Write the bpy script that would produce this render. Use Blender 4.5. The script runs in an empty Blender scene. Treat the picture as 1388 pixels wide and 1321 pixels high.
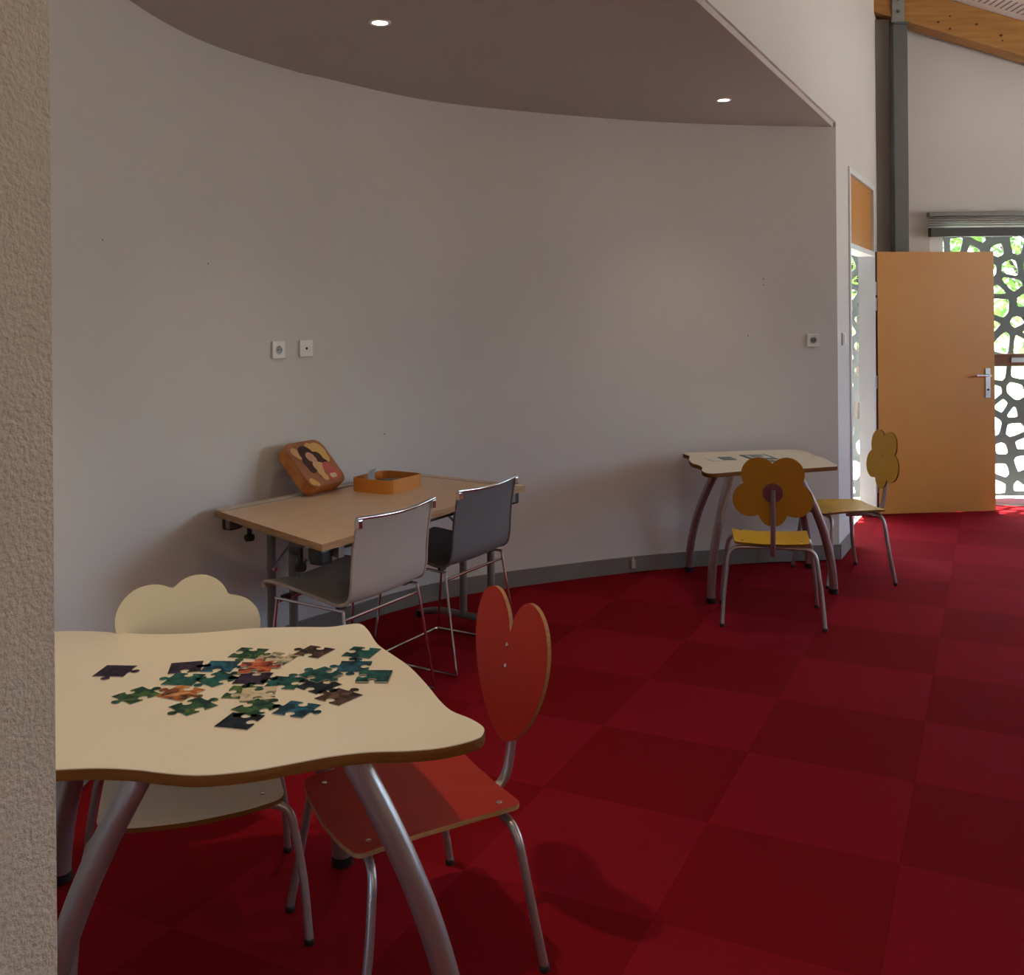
import bpy, bmesh, math, random
from mathutils import Vector, Matrix

random.seed(7)
C = bpy.context.scene.collection
PI = math.pi

# ------------------------------------------------------------------ camera
EYE = 1.52           # eye height
FPX = 1350.0         # focal length in pixels of the 1388x1321 frame
HZ = 434.0           # row of the horizon
ROLL = -0.0087
cam_d = bpy.data.cameras.new('camera')
cam = bpy.data.objects.new('camera', cam_d)
C.objects.link(cam)
cam_d.sensor_fit = 'HORIZONTAL'
cam_d.sensor_width = 36.0
cam_d.lens = 36.0 * FPX / 1388.0
cam_d.shift_y = -(660.5 - HZ) / 1388.0
cam_d.clip_start = 0.05
_cr, _sr = math.cos(ROLL), math.sin(ROLL)
cam.matrix_world = Matrix(((_cr, -_sr, 0, 0), (0, 0, -1, 0), (_sr, _cr, 0, EYE), (0, 0, 0, 1)))
bpy.context.scene.camera = cam

# ------------------------------------------------------------------ world, sun, exposure
vs = bpy.context.scene.view_settings
vs.view_transform = 'Standard'
vs.look = 'None'
vs.gamma = 1.0
vs.use_curve_mapping = False
vs.exposure = 1.18

SUN_EL, SUN_AZ = math.radians(62), math.radians(8)   # the sun stands behind the far glazing
world = bpy.data.worlds.new('world')
bpy.context.scene.world = world
world.use_nodes = True
_n = world.node_tree.nodes
_l = world.node_tree.links
_n.clear()
_sky = _n.new('ShaderNodeTexSky')
_sky.sky_type = 'NISHITA'
_sky.sun_disc = False
_sky.sun_elevation = SUN_EL
_sky.sun_rotation = SUN_AZ
_bg = _n.new('ShaderNodeBackground')
_bg.inputs['Strength'].default_value = 0.95
_sky.dust_density = 2.2
_sky.ozone_density = 0.8
_sky.air_density = 0.8
_wo = _n.new('ShaderNodeOutputWorld')
_l.new(_sky.outputs[0], _bg.inputs[0])
_l.new(_bg.outputs[0], _wo.inputs[0])

sun_d = bpy.data.lights.new('sun', 'SUN')
sun_d.energy = 22.0
sun_d.angle = math.radians(0.6)
sun_d.color = (1.0, 0.95, 0.87)
sun = bpy.data.objects.new('sun', sun_d)
C.objects.link(sun)
_v = Vector((math.sin(SUN_AZ) * math.cos(SUN_EL), math.cos(SUN_AZ) * math.cos(SUN_EL), math.sin(SUN_EL)))
sun.rotation_euler = _v.to_track_quat('Z', 'Y').to_euler()

LAMP_W = 9.0          # recessed ceiling spots
ASSUMED_LAMP_W = 14.0    # assumed hanging lamps, unseen behind the viewer
ASSUMED_WINDOWS_RIGHT = [(2.8, 4.5), (5.0, 6.8)]   # y ranges of assumed, unseen windows in the right-hand wall


# ------------------------------------------------------------------ geometry helpers
def W(u, v, h=0.0):
    """world x, y of the point at height h which the eye sees at column u, row v"""
    a = (u - 694.0) / FPX
    b = -(v - HZ) / FPX
    X = a * _cr - b * _sr
    Z = a * _sr + b * _cr
    t = (h - EYE) / Z
    return (X * t, t)


def obj(name, bm, mats, parent=None, smooth=False, loc=None):
    me = bpy.data.meshes.new(name)
    bmesh.ops.recalc_face_normals(bm, faces=bm.faces)
    bm.to_mesh(me)
    bm.free()
    if not isinstance(mats, (list, tuple)):
        mats = [mats]
    for m in mats:
        me.materials.append(m)
    if smooth:
        for p in me.polygons:
            p.use_smooth = True
        try:
            me.set_sharp_from_angle(angle=math.radians(40))
        except Exception:
            pass
    o = bpy.data.objects.new(name, me)
    C.objects.link(o)
    if parent is not None:
        o.parent = parent
    if loc is not None:
        o.location = loc
    return o


def tag(o, label, cat, group=None):
    o['label'] = label
    o['category'] = cat
    if group:
        o['group'] = group
    return o


def thing(name, label, cat, loc=(0, 0, 0), rotz=0.0, group=None):
    o = bpy.data.objects.new(name, None)
    o.empty_display_size = 0.1
    C.objects.link(o)
    o.location = loc
    o.rotation_euler = (0, 0, rotz)
    return tag(o, label, cat, group)


def struct(o):
    o['kind'] = 'structure'
    return o


def box(bm, x0, x1, y0, y1, z0, z1, mi=0):
    vs_ = [bm.verts.new(p) for p in ((x0, y0, z0), (x1, y0, z0), (x1, y1, z0), (x0, y1, z0),
                                     (x0, y0, z1), (x1, y0, z1), (x1, y1, z1), (x0, y1, z1))]
    for idx in ((3, 2, 1, 0), (4, 5, 6, 7), (0, 1, 5, 4), (1, 2, 6, 5), (2, 3, 7, 6), (3, 0, 4, 7)):
        f = bm.faces.new([vs_[i] for i in idx])
        f.material_index = mi
    return vs_


def bevel(bm, w, seg=2):
    bmesh.ops.bevel(bm, geom=list(bm.edges), offset=w, segments=seg, profile=0.6, affect='EDGES')


def boxbm(x0, x1, y0, y1, z0, z1, bev=0.0, seg=2):
    bm = bmesh.new()
    box(bm, x0, x1, y0, y1, z0, z1)
    if bev:
        bevel(bm, bev, seg)
    return bm


def quadbox(bm, pts, z0, z1, mi=0):
    """prism over a plan polygon; z0 and z1 may be functions of (x, y)"""
    fz0 = z0 if callable(z0) else (lambda x, y: z0)
    fz1 = z1 if callable(z1) else (lambda x, y: z1)
    lo = [bm.verts.new((x, y, fz0(x, y))) for x, y in pts]
    hi = [bm.verts.new((x, y, fz1(x, y))) for x, y in pts]
    n = len(pts)
    fs = [bm.faces.new(lo[::-1]), bm.faces.new(hi)]
    for i in range(n):
        fs.append(bm.faces.new((lo[i], lo[(i + 1) % n], hi[(i + 1) % n], hi[i])))
    for f in fs:
        f.material_index = mi
    return fs


def spline(pts, n=8, closed=False):
    """Catmull-Rom through the points"""
    P = [Vector(p) for p in pts]
    out = []
    m = len(P)
    for i in range(m if closed else m - 1):
        if closed:
            a, b, c, d = P[(i - 1) % m], P[i], P[(i + 1) % m], P[(i + 2) % m]
        else:
            a, b, c, d = P[max(i - 1, 0)], P[i], P[i + 1], P[min(i + 2, m - 1)]
        for k in range(n):
            t = k / n
            out.append(0.5 * ((2 * b) + (c - a) * t + (2 * a - 5 * b + 4 * c - d) * t * t + (3 * b - a - 3 * c + d) * t ** 3))
    if not closed:
        out.append(P[-1])
    return out


def fillet(pts, r, n=5):
    """polyline with rounded corners"""
    P = [Vector(p) for p in pts]
    out = [P[0]]
    for i in range(1, len(P) - 1):
        a, b, c = P[i - 1], P[i], P[i + 1]
        da, dc = (a - b), (c - b)
        rr = min(r, da.length * 0.49, dc.length * 0.49)
        p0 = b + da.normalized() * rr
        p2 = b + dc.normalized() * rr
        for k in range(n + 1):
            t = k / n
            out.append((1 - t) ** 2 * p0 + 2 * t * (1 - t) * b + t * t * p2)
    out.append(P[-1])
    return out


def tube(bm, pts, r, seg=10, cap=True, mi=0):
    P = [Vector(p) for p in pts]
    q = []
    for p in P:
        if not q or (p - q[-1]).length > 1e-5:
            q.append(p)
    P = q
    rs = r if callable(r) else (lambda t: r)
    T = []
    for i in range(len(P)):
        a = P[max(i - 1, 0)]
        b = P[min(i + 1, len(P) - 1)]
        T.append((b - a).normalized())
    up = Vector((0, 0, 1)) if abs(T[0].z) < 0.9 else Vector((1, 0, 0))
    nrm = (up - T[0] * up.dot(T[0])).normalized()
    rings = []
    for i, p in enumerate(P):
        nrm = (nrm - T[i] * nrm.dot(T[i])).normalized()
        bi = T[i].cross(nrm)
        rad = rs(i / max(1, len(P) - 1))
        rings.append([bm.verts.new(p + (nrm * math.cos(2 * PI * k / seg) + bi * math.sin(2 * PI * k / seg)) * rad) for k in range(seg)])
    for i in range(len(P) - 1):
        for k in range(seg):
            f = bm.faces.new((rings[i][k], rings[i][(k + 1) % seg], rings[i + 1][(k + 1) % seg], rings[i + 1][k]))
            f.material_index = mi
    if cap:
        for rg in (rings[0][::-1], rings[-1]):
            f = bm.faces.new(rg)
            f.material_index = mi
    return rings


def tubebm(pts, r, seg=10):
    bm = bmesh.new()
    tube(bm, pts, r, seg)
    return bm


def lathe(bm, prof, seg=24, center=(0, 0, 0), mi=0):
    """revolve (radius, z) pairs"""
    cx, cy, cz = center
    rings = []
    for r, z in prof:
        if r < 1e-6:
            rings.append([bm.verts.new((cx, cy, cz + z))])
        else:
            rings.append([bm.verts.new((cx + r * math.cos(2 * PI * k / seg), cy + r * math.sin(2 * PI * k / seg), cz + z)) for k in range(seg)])
    for a, b in zip(rings, rings[1:]):
        for k in range(seg):
            k2 = (k + 1) % seg
            if len(a) == 1 and len(b) > 1:
                f = bm.faces.new((a[0], b[k], b[k2]))
            elif len(b) == 1 and len(a) > 1:
                f = bm.faces.new((a[k], a[k2], b[0]))
            elif len(a) > 1:
                f = bm.faces.new((a[k], a[k2], b[k2], b[k]))
            else:
                continue
            f.material_index = mi


def slab(outline, t, axis='z', bev=0.0, face_mi=0, side_mi=1):
    """plate over a 2D outline, thickness t; axis z: lies flat from z=0 up; axis y: stands in xz, centred on y=0"""
    bm = bmesh.new()
    if axis == 'z':
        lo = [bm.verts.new((p[0], p[1], 0)) for p in outline]
        hi = [bm.verts.new((p[0], p[1], t)) for p in outline]
    else:
        lo = [bm.verts.new((p[0], t / 2, p[1])) for p in outline]
        hi = [bm.verts.new((p[0], -t / 2, p[1])) for p in outline]
    n = len(outline)
    f = bm.faces.new(lo[::-1]); f.material_index = face_mi
    f = bm.faces.new(hi); f.material_index = face_mi
    caps = [e for e in bm.edges]
    for i in range(n):
        f = bm.faces.new((lo[i], lo[(i + 1) % n], hi[(i + 1) % n], hi[i]))
        f.material_index = side_mi
    if bev:
        bmesh.ops.bevel(bm, geom=caps, offset=bev, segments=2, profile=0.5, affect='EDGES', material=face_mi)
    return bm


def union_outline(circles, center, n=96):
    """outline of a union of discs seen from a centre lying inside it"""
    out = []
    for k in range(n):
        a = 2 * PI * k / n
        dx, dy = math.cos(a), math.sin(a)
        best = 0.0
        for (cx, cy, r) in circles:
            ex, ey = cx - center[0], cy - center[1]
            b = ex * dx + ey * dy
            d = b * b - (ex * ex + ey * ey - r * r)
            if d >= 0:
                best = max(best, b + math.sqrt(d))
        out.append((center[0] + dx * best, center[1] + dy * best))
    return out


def copy_tree(o, parent=None):
    c = o.copy()
    C.objects.link(c)
    if parent is not None:
        c.parent = parent
    for ch in list(o.children):
        copy_tree(ch, c)
    return c


# ------------------------------------------------------------------ materials
def mat(name, col, rough=0.5, metal=0.0, noise=0.0, nscale=20.0, bump=0.0, bscale=200.0, bdist=0.001, col2=None, spec=None, stretch=None, detail=4.0):
    m = bpy.data.materials.new(name)
    m.use_nodes = True
    nt = m.node_tree
    b = nt.nodes['Principled BSDF']
    b.inputs['Base Color'].default_value = (*col, 1)
    b.inputs['Roughness'].default_value = rough
    b.inputs['Metallic'].default_value = metal
    if spec is not None:
        b.inputs['Specular IOR Level'].default_value = spec
    if noise or bump or col2:
        tc = nt.nodes.new('ShaderNodeTexCoord')
        mp = nt.nodes.new('ShaderNodeMapping')
        nt.links.new(tc.outputs['Object'], mp.inputs[0])
        if stretch:
            mp.inputs['Scale'].default_value = stretch
    if noise or col2:
        nz = nt.nodes.new('ShaderNodeTexNoise')
        nz.inputs['Scale'].default_value = nscale
        nz.inputs['Detail'].default_value = detail
        nt.links.new(mp.outputs[0], nz.inputs['Vector'])
        mx = nt.nodes.new('ShaderNodeMix')
        mx.data_type = 'RGBA'
        c2 = col2 if col2 else tuple(c * (1 - noise) for c in col)
        mx.inputs[6].default_value = (*col, 1)
        mx.inputs[7].default_value = (*c2, 1)
        rp = nt.nodes.new('ShaderNodeMapRange')
        rp.inputs[1].default_value = 0.3
        rp.inputs[2].default_value = 0.7
        nt.links.new(nz.outputs[0], rp.inputs[0])
        nt.links.new(rp.outputs[0], mx.inputs[0])
        nt.links.new(mx.outputs[2], b.inputs['Base Color'])
    if bump:
        nb = nt.nodes.new('ShaderNodeTexNoise')
        nb.inputs['Scale'].default_value = bscale
        nb.inputs['Detail'].default_value = 5
        nt.links.new(mp.outputs[0], nb.inputs['Vector'])
        bp = nt.nodes.new('ShaderNodeBump')
        bp.inputs['Strength'].default_value = bump
        bp.inputs['Distance'].default_value = bdist
        nt.links.new(nb.outputs[0], bp.inputs['Height'])
        nt.links.new(bp.outputs[0], b.inputs['Normal'])
    return m


def wood_mat(name, c1, c2, scale=(1, 12, 12), rough=0.5):
    return mat(name, c1, rough=rough, col2=c2, nscale=3.0, stretch=scale, bump=0.15, bscale=12.0, detail=8.0)


M = {}
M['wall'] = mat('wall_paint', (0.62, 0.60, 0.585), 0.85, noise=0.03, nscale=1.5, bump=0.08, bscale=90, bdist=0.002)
M['rough'] = mat('roughcast_paint', (0.62, 0.585, 0.52), 0.9, noise=0.05, nscale=40, bump=0.8, bscale=140, bdist=0.010)
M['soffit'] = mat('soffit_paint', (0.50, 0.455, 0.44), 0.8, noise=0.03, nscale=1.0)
M['base'] = mat('skirting_grey', (0.20, 0.185, 0.17), 0.55, noise=0.1, nscale=6)
M['carpet_a'] = mat('carpet_red_pile', (0.285, 0.0075, 0.015), 0.95, noise=0.18, nscale=260, bump=0.6, bscale=700, bdist=0.003, spec=0.05)
M['carpet_b'] = mat('carpet_red_pile_turned', (0.235, 0.0045, 0.008), 0.95, noise=0.18, nscale=260, bump=0.6, bscale=700, bdist=0.003, spec=0.05)
M['white'] = mat('white_lacquer_skytint', (0.74, 0.79, 0.83), 0.35)  # white, with a cool tint standing in for daylight on the door frame
M['plastic'] = mat('white_plastic', (0.72, 0.70, 0.67), 0.35)
M['dark_hole'] = mat('socket_recess', (0.03, 0.03, 0.03), 0.6)
M['orange'] = mat('orange_door_laminate', (0.56, 0.245, 0.046), 0.42, noise=0.06, nscale=3)
M['orange_edge'] = mat('door_edge_brown', (0.24, 0.10, 0.03), 0.5)
M['steel_dark'] = mat('column_grey_paint', (0.125, 0.13, 0.125), 0.5)
M['steel_light'] = mat('column_casing_taupe', (0.21, 0.195, 0.17), 0.55)
M['steel_bracket'] = mat('bracket_grey', (0.26, 0.27, 0.265), 0.45)
M['glulam'] = wood_mat('glulam_spruce', (0.47, 0.24, 0.06), (0.36, 0.16, 0.034), (1.2, 14, 14))
M['knot'] = mat('knot_brown', (0.10, 0.03, 0.008), 0.6)
M['alu'] = mat('brushed_aluminium', (0.55, 0.55, 0.54), 0.3, metal=0.9)
M['chrome'] = mat('chrome', (0.72, 0.72, 0.72), 0.13, metal=1.0)
M['tube'] = mat('silver_tube_paint', (0.42, 0.41, 0.42), 0.33, metal=0.75)
M['black'] = mat('black_plastic', (0.012, 0.012, 0.013), 0.45)
M['cream'] = mat('cream_laminate', (0.76, 0.68, 0.53), 0.38, noise=0.02, nscale=5)
M['cloud'] = mat('cloud_laminate', (0.72, 0.67, 0.52), 0.4)
M['edge'] = wood_mat('plywood_edge', (0.20, 0.078, 0.014), (0.145, 0.05, 0.009), (3, 3, 60), 0.7)
M['edge'].node_tree.nodes['Principled BSDF'].inputs['Specular IOR Level'].default_value = 0.15
M['ply'] = wood_mat('pale_plywood_edge', (0.42, 0.25, 0.11), (0.28, 0.15, 0.05), (3, 3, 60))
M['red'] = mat('red_laminate', (0.38, 0.020, 0.007), 0.45, spec=0.3)
M['yellow'] = mat('yellow_laminate', (0.74, 0.43, 0.008), 0.38)
M['yellow_backlit'] = mat('yellow_laminate_backlit', (0.46, 0.22, 0.012), 0.42)  # yellow laminate, shade of the backlit chair back put into the colour
M['purple'] = mat('purple_disc', (0.20, 0.06, 0.08), 0.45)
M['maple'] = mat('beech_laminate', (0.62, 0.43, 0.28), 0.42, col2=(0.585, 0.40, 0.255), nscale=6, stretch=(2, 2, 2))
M['strip'] = mat('pale_strip', (0.50, 0.42, 0.33), 0.5)
M['deskedge'] = wood_mat('beech_edge', (0.46, 0.27, 0.13), (0.30, 0.16, 0.06), (4, 4, 60))
M['frame'] = mat('grey_frame_paint', (0.20, 0.20, 0.20), 0.4, metal=0.4)
M['mesh_beige'] = mat('beige_sling_mesh', (0.47, 0.42, 0.38), 0.75, noise=0.12, nscale=500, bump=0.2, bscale=900)
M['mesh_grey'] = mat('grey_sling_mesh', (0.15, 0.145, 0.15), 0.75, noise=0.12, nscale=500, bump=0.2, bscale=900)
M['tray'] = mat('orange_card', (0.66, 0.24, 0.025), 0.45, noise=0.1, nscale=12)
M['tray_in'] = mat('orange_card_inside', (0.50, 0.17, 0.02), 0.6)
M['lid_side'] = mat('printed_card_side', (0.62, 0.27, 0.05), 0.45, col2=(0.40, 0.12, 0.03), nscale=14)
M['lid_face'] = mat('printed_card_brown', (0.26, 0.09, 0.05), 0.42, col2=(0.38, 0.15, 0.06), nscale=9)
for k_, c_ in (('p_hair', (0.055, 0.018, 0.016)), ('p_skin', (0.55, 0.29, 0.19)), ('p_peach', (0.62, 0.36, 0.16)), ('p_rose', (0.50, 0.10, 0.07)), ('p_gold', (0.62, 0.36, 0.10)), ('p_cream', (0.70, 0.52, 0.33))):
    M[k_] = mat('print_' + k_[2:], c_, 0.45)
M['slat'] = mat('blind_slat_grey', (0.20, 0.195, 0.185), 0.4, metal=0.3)
M['slat_dark'] = mat('blind_rail_dark', (0.05, 0.05, 0.048), 0.45)
M['screen'] = mat('perforated_screen_grey', (0.12, 0.135, 0.13), 0.6)
M['railwood'] = wood_mat('rail_brown', (0.22, 0.09, 0.035), (0.15, 0.06, 0.02), (1, 12, 12))
M['pave'] = mat('pale_gravel', (0.58, 0.54, 0.47), 0.95, noise=0.2, nscale=40)
M['grass'] = mat('lawn', (0.10, 0.20, 0.04), 0.95, noise=0.4, nscale=60)
M['leaf'] = mat('leaf_green', (0.16, 0.34, 0.06), 0.6, col2=(0.30, 0.46, 0.12), nscale=3)
M['bark'] = mat('bark', (0.12, 0.085, 0.06), 0.9, noise=0.4, nscale=12, stretch=(4, 4, 1))
M['sheet'] = mat('white_card', (0.72, 0.70, 0.66), 0.5)
M['teal'] = mat('teal_print', (0.035, 0.10, 0.11), 0.4, col2=(0.14, 0.22, 0.21), nscale=25)
M['plasticbag'] = mat('clear_plastic', (0.60, 0.63, 0.68), 0.15)


def emit_mat(name, col, s):
    m = bpy.data.materials.new(name)
    m.use_nodes = True
    nt = m.node_tree
    b = nt.nodes['Principled BSDF']
    b.inputs['Base Color'].default_value = (0.8, 0.8, 0.8, 1)
    b.inputs['Emission Color'].default_value = (*col, 1)
    b.inputs['Emission Strength'].default_value = s
    return m


M['lamp'] = emit_mat('lamp_glass', (1.0, 0.90, 0.74), 6.0)


def glass_mat():
    m = bpy.data.materials.new('window_glass')
    m.use_nodes = True
    nt = m.node_tree
    nt.nodes.remove(nt.nodes['Principled BSDF'])
    out = nt.nodes['Material Output']
    tr = nt.nodes.new('ShaderNodeBsdfTransparent')
    tr.inputs[0].default_value = (0.95, 0.97, 0.96, 1)
    gl = nt.nodes.new('ShaderNodeBsdfGlossy')
    gl.inputs['Roughness'].default_value = 0.02
    lw = nt.nodes.new('ShaderNodeLayerWeight')
    lw.inputs[0].default_value = 0.5
    pw = nt.nodes.new('ShaderNodeMath')
    pw.operation = 'POWER'
    pw.inputs[1].default_value = 5.0
    nt.links.new(lw.outputs['Facing'], pw.inputs[0])
    fr = nt.nodes.new('ShaderNodeMath')
    fr.operation = 'MULTIPLY_ADD'
    fr.inputs[1].default_value = 0.6
    fr.inputs[2].default_value = 0.03
    nt.links.new(pw.outputs[0], fr.inputs[0])
    mx = nt.nodes.new('ShaderNodeMixShader')
    nt.links.new(fr.outputs[0], mx.inputs[0])
    nt.links.new(tr.outputs[0], mx.inputs[1])
    nt.links.new(gl.outputs[0], mx.inputs[2])
    nt.links.new(mx.outputs[0], out.inputs[0])
    return m


M['glass'] = glass_mat()


def acoustic_mat():
    """white acoustic boards with rows of short slots"""
    m = bpy.data.materials.new('slotted_acoustic_board')
    m.use_nodes = True
    nt = m.node_tree
    b = nt.nodes['Principled BSDF']
    b.inputs['Roughness'].default_value = 0.8
    tc = nt.nodes.new('ShaderNodeTexCoord')
    sp = nt.nodes.new('ShaderNodeSeparateXYZ')
    nt.links.new(tc.outputs['Object'], sp.inputs[0])

    def math_(op, a, bb):
        n = nt.nodes.new('ShaderNodeMath')
        n.operation = op
        for i, v in enumerate((a, bb)):
            if v is None:
                continue
            if isinstance(v, (int, float)):
                n.inputs[i].default_value = v
            else:
                nt.links.new(v, n.inputs[i])
        return n.outputs[0]
    fx = math_('FRACT', math_('MULTIPLY', sp.outputs[0], 1 / 0.042), None)
    fy = math_('FRACT', math_('MULTIPLY', sp.outputs[1], 1 / 0.30), None)
    s = math_('MULTIPLY', math_('LESS_THAN', fx, 0.34), math_('LESS_THAN', fy, 0.62))
    mx = nt.nodes.new('ShaderNodeMix')
    mx.data_type = 'RGBA'
    mx.inputs[6].default_value = (0.84, 0.82, 0.81, 1)
    mx.inputs[7].default_value = (0.30, 0.28, 0.28, 1)
    nt.links.new(s, mx.inputs[0])
    nt.links.new(mx.outputs[2], b.inputs['Base Color'])
    return m


M['acoustic'] = acoustic_mat()


# ------------------------------------------------------------------ the room
LX0, LY0, LS = 2.05, 6.275, 0.53       # the straight left-hand wall line of the hall: x = LX0 + LS (y - LY0)


def lx(y, off=0.0):
    return LX0 + LS * (y - LY0) + off


LD = Vector((LS, 1.0, 0)).normalized()     # along that wall, away from the viewer
LN = Vector((LD.y, -LD.x, 0))              # its normal, into the hall
SOFF = 2.72
XR, YB, YF = 7.0, -4.0, 8.0
TH = 0.16                                  # wall thickness


def roof(x, y=0):
    return 4.17 - 0.305 * (x - 2.88)


def lwall(bm, y0, y1, z0, z1, off0=0.0, off1=None, mi=0):
    off1 = -(TH if y1 <= LY0 else 0.095) if off1 is None else off1
    """piece of the left-hand wall between two depths, off = distance along its normal"""
    a = Vector((lx(y0), y0, 0))
    b = Vector((lx(y1), y1, 0))
    p = [a + LN * off0, b + LN * off0, b + LN * off1, a + LN * off1]
    return quadbox(bm, [(q.x, q.y) for q in p], z0, z1, mi)


# floor with its carpet tiles
bm = bmesh.new()
quadbox(bm, [(-6, YB), (XR, YB), (XR, YF), (-6, YF)], -0.12, -0.008)
floor = struct(obj('floor', bm, M['carpet_b']))
TI = Vector((0.487, -0.237, 0))
TJ = Vector((-0.237, -0.487, 0))
TO = Vector((1.039, 5.190, 0))
ts = TI.length
bm = boxbm(-ts / 2 + 0.0003, ts / 2 - 0.0003, -ts / 2 + 0.0003, ts / 2 - 0.0003, -0.0085, 0.0)
t_a = obj('carpet_tile', bm, M['carpet_a'], floor)
t_b = t_a.copy()
t_b.data = t_a.data.copy()
t_b.data.materials[0] = M['carpet_b']
ang = math.atan2(TI.y, TI.x)
CURVE = [(-1.02, 1.16), (-1.28, 1.5), (-1.42, 2.0), (-1.455, 2.6), (-1.44, 3.2), (-1.41, 3.7), (-1.36, 4.05), (-1.26, 4.36), (-1.04, 4.75),
         (-0.89, 4.93), (-0.65, 5.22), (-0.381, 5.47), (0.025, 5.70), (0.655, 5.98), (1.066, 6.11), (1.55, 6.21), (LX0, LY0)]
used = [False, False]
n_tiles = 0
for i in range(-9, 12):
    for j in range(-7, 14):
        c = TO + TI * (i + 0.5) + TJ * (j + 0.5)
        if not (0.9 < c.y < YF - 0.2 and c.x < XR - 0.3):
            continue
        if abs(c.x / c.y) > 0.75:
            continue
        if c.x < lx(c.y) - 0.15:                                   # behind the wall line: only inside the alcove
            if c.y > 6.2:
                continue
            yy = [p for p in CURVE if abs(p[1] - c.y) < 0.5]
            if not yy or c.x < min(yy, key=lambda p: abs(p[1] - c.y))[0] + 0.0:
                continue
        dark = (i + j) % 2 != 0
        src = t_b if dark else t_a
        if not used[dark]:
            used[dark] = True
            o = src
            if dark:
                C.objects.link(o)
        else:
            o = src.copy()
            C.objects.link(o)
        o.parent = floor
        o.location = c
        o.rotation_euler = (0, 0, ang + (PI / 2 if dark else 0))
        n_tiles += 1

# curved alcove wall
cv = spline([(x, y, 0) for x, y in CURVE], 6)


def offset_path(path, d):
    out = []
    for i, p in enumerate(path):
        a = path[max(i - 1, 0)]
        b = path[min(i + 1, len(path) - 1)]
        t = (b - a).normalized()
        out.append(p + Vector((t.y, -t.x, 0)) * d)      # d > 0: towards the viewer's side
    return out


def ribbon(path, d0, d1, z0, z1):
    bm = bmesh.new()
    A = offset_path(path, d0)
    B = offset_path(path, d1)
    n = len(path)
    rows = [[bm.verts.new((p.x, p.y, z)) for p in P] for P, z in ((A, z0), (B, z0), (B, z1), (A, z1))]
    for r in range(4):
        q, s = rows[r], rows[(r + 1) % 4]
        for i in range(n - 1):
            bm.faces.new((q[i], q[i + 1], s[i + 1], s[i]))
    bm.faces.new([r[0] for r in rows])
    bm.faces.new([r[-1] for r in rows][::-1])
    return bm


struct(obj('wall_curved', ribbon(cv, 0.0, -0.12, 0.0, SOFF), M['wall'], smooth=True))
struct(obj('baseboard_curved', ribbon(cv[:-1] + [Vector((LX0, LY0, 0)) + LN * 0.0], 0.014, 0.0, 0.0, 0.092), M['base'], smooth=True))

# lowered ceiling of the alcove
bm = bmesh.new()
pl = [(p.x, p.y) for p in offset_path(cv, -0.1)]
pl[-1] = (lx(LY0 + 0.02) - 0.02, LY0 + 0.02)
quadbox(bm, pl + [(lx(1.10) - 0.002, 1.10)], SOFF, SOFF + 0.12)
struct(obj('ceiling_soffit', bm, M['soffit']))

# straight left-hand wall: near rough piece, fascia, pier, over the doorway, end
EDGE_Y = 1.286
bm = bmesh.new()
lwall(bm, YB, EDGE_Y, 0, roof)
struct(obj('wall_left', bm, M['rough']))
bm = bmesh.new()
lwall(bm, EDGE_Y, LY0, SOFF + 0.03, roof, 0.001)
lwall(bm, LY0, 6.66, 0, roof)
lwall(bm, 6.66, 7.66, 2.53, roof)
lwall(bm, 7.66, YF, 0, roof)
struct(obj('wall_left_far', bm, M['wall']))
bm = bmesh.new()
lwall(bm, LY0 - 0.01, 6.65, 0, 0.092, 0.014, 0.0)
struct(obj('baseboard_left', bm, M['base']))

# far wall with the glazed opening; back, right walls
GX0, GX1, GH = 3.36, 6.6, 2.30
bm = bmesh.new()
FT = 0.2
quadbox(bm, [(2.86, YF), (GX0, YF), (GX0, YF + FT), (2.86, YF + FT)], 0, roof)
quadbox(bm, [(GX0, YF), (GX1, YF), (GX1, YF + FT), (GX0, YF + FT)], GH, roof)
quadbox(bm, [(GX1, YF), (XR, YF), (XR, YF + FT), (GX1, YF + FT)], 0, roof)
struct(obj('wall_far', bm, M['wall']))
bm = bmesh.new()
ys = [YB]
for a, b in ASSUMED_WINDOWS_RIGHT:
    quadbox(bm, [(XR, ys[-1]), (XR + FT, ys[-1]), (XR + FT, a), (XR, a)], 0, roof)
    quadbox(bm, [(XR, a), (XR + FT, a), (XR + FT, b), (XR, b)], 0, 1.05)
    quadbox(bm, [(XR, a), (XR + FT, a), (XR + FT, b), (XR, b)], 2.85, roof)
    ys.append(b)
quadbox(bm, [(XR, ys[-1]), (XR + FT, ys[-1]), (XR + FT, YF + FT), (XR, YF + FT)], 0, roof)
struct(obj('wall_right', bm, M['wall']))
bm = bmesh.new()
quadbox(bm, [(lx(YB) - 0.1, YB - FT), (XR + FT, YB - FT), (XR + FT, YB), (lx(YB) - 0.1, YB)], 0, roof)
struct(obj('wall_back', bm, M['wall']))
for wi, (a, b) in enumerate(ASSUMED_WINDOWS_RIGHT):  # assumed windows out of view, added to bring daylight from the right
    bm = bmesh.new()
    for y0, y1, z0, z1 in ((a, b, 1.05, 1.11), (a, b, 2.79, 2.85), (a, a + 0.06, 1.11, 2.79), (b - 0.06, b, 1.11, 2.79), ((a + b) / 2 - 0.03, (a + b) / 2 + 0.03, 1.11, 2.79)):
        box(bm, XR + 0.06, XR + 0.12, y0, y1, z0, z1)
    wf = struct(obj('window_%d' % (wi + 2), bm, M['white']))
    obj('pane', boxbm(XR + 0.085, XR + 0.091, a + 0.03, b - 0.03, 1.08, 2.82), M['glass'], wf)

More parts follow.
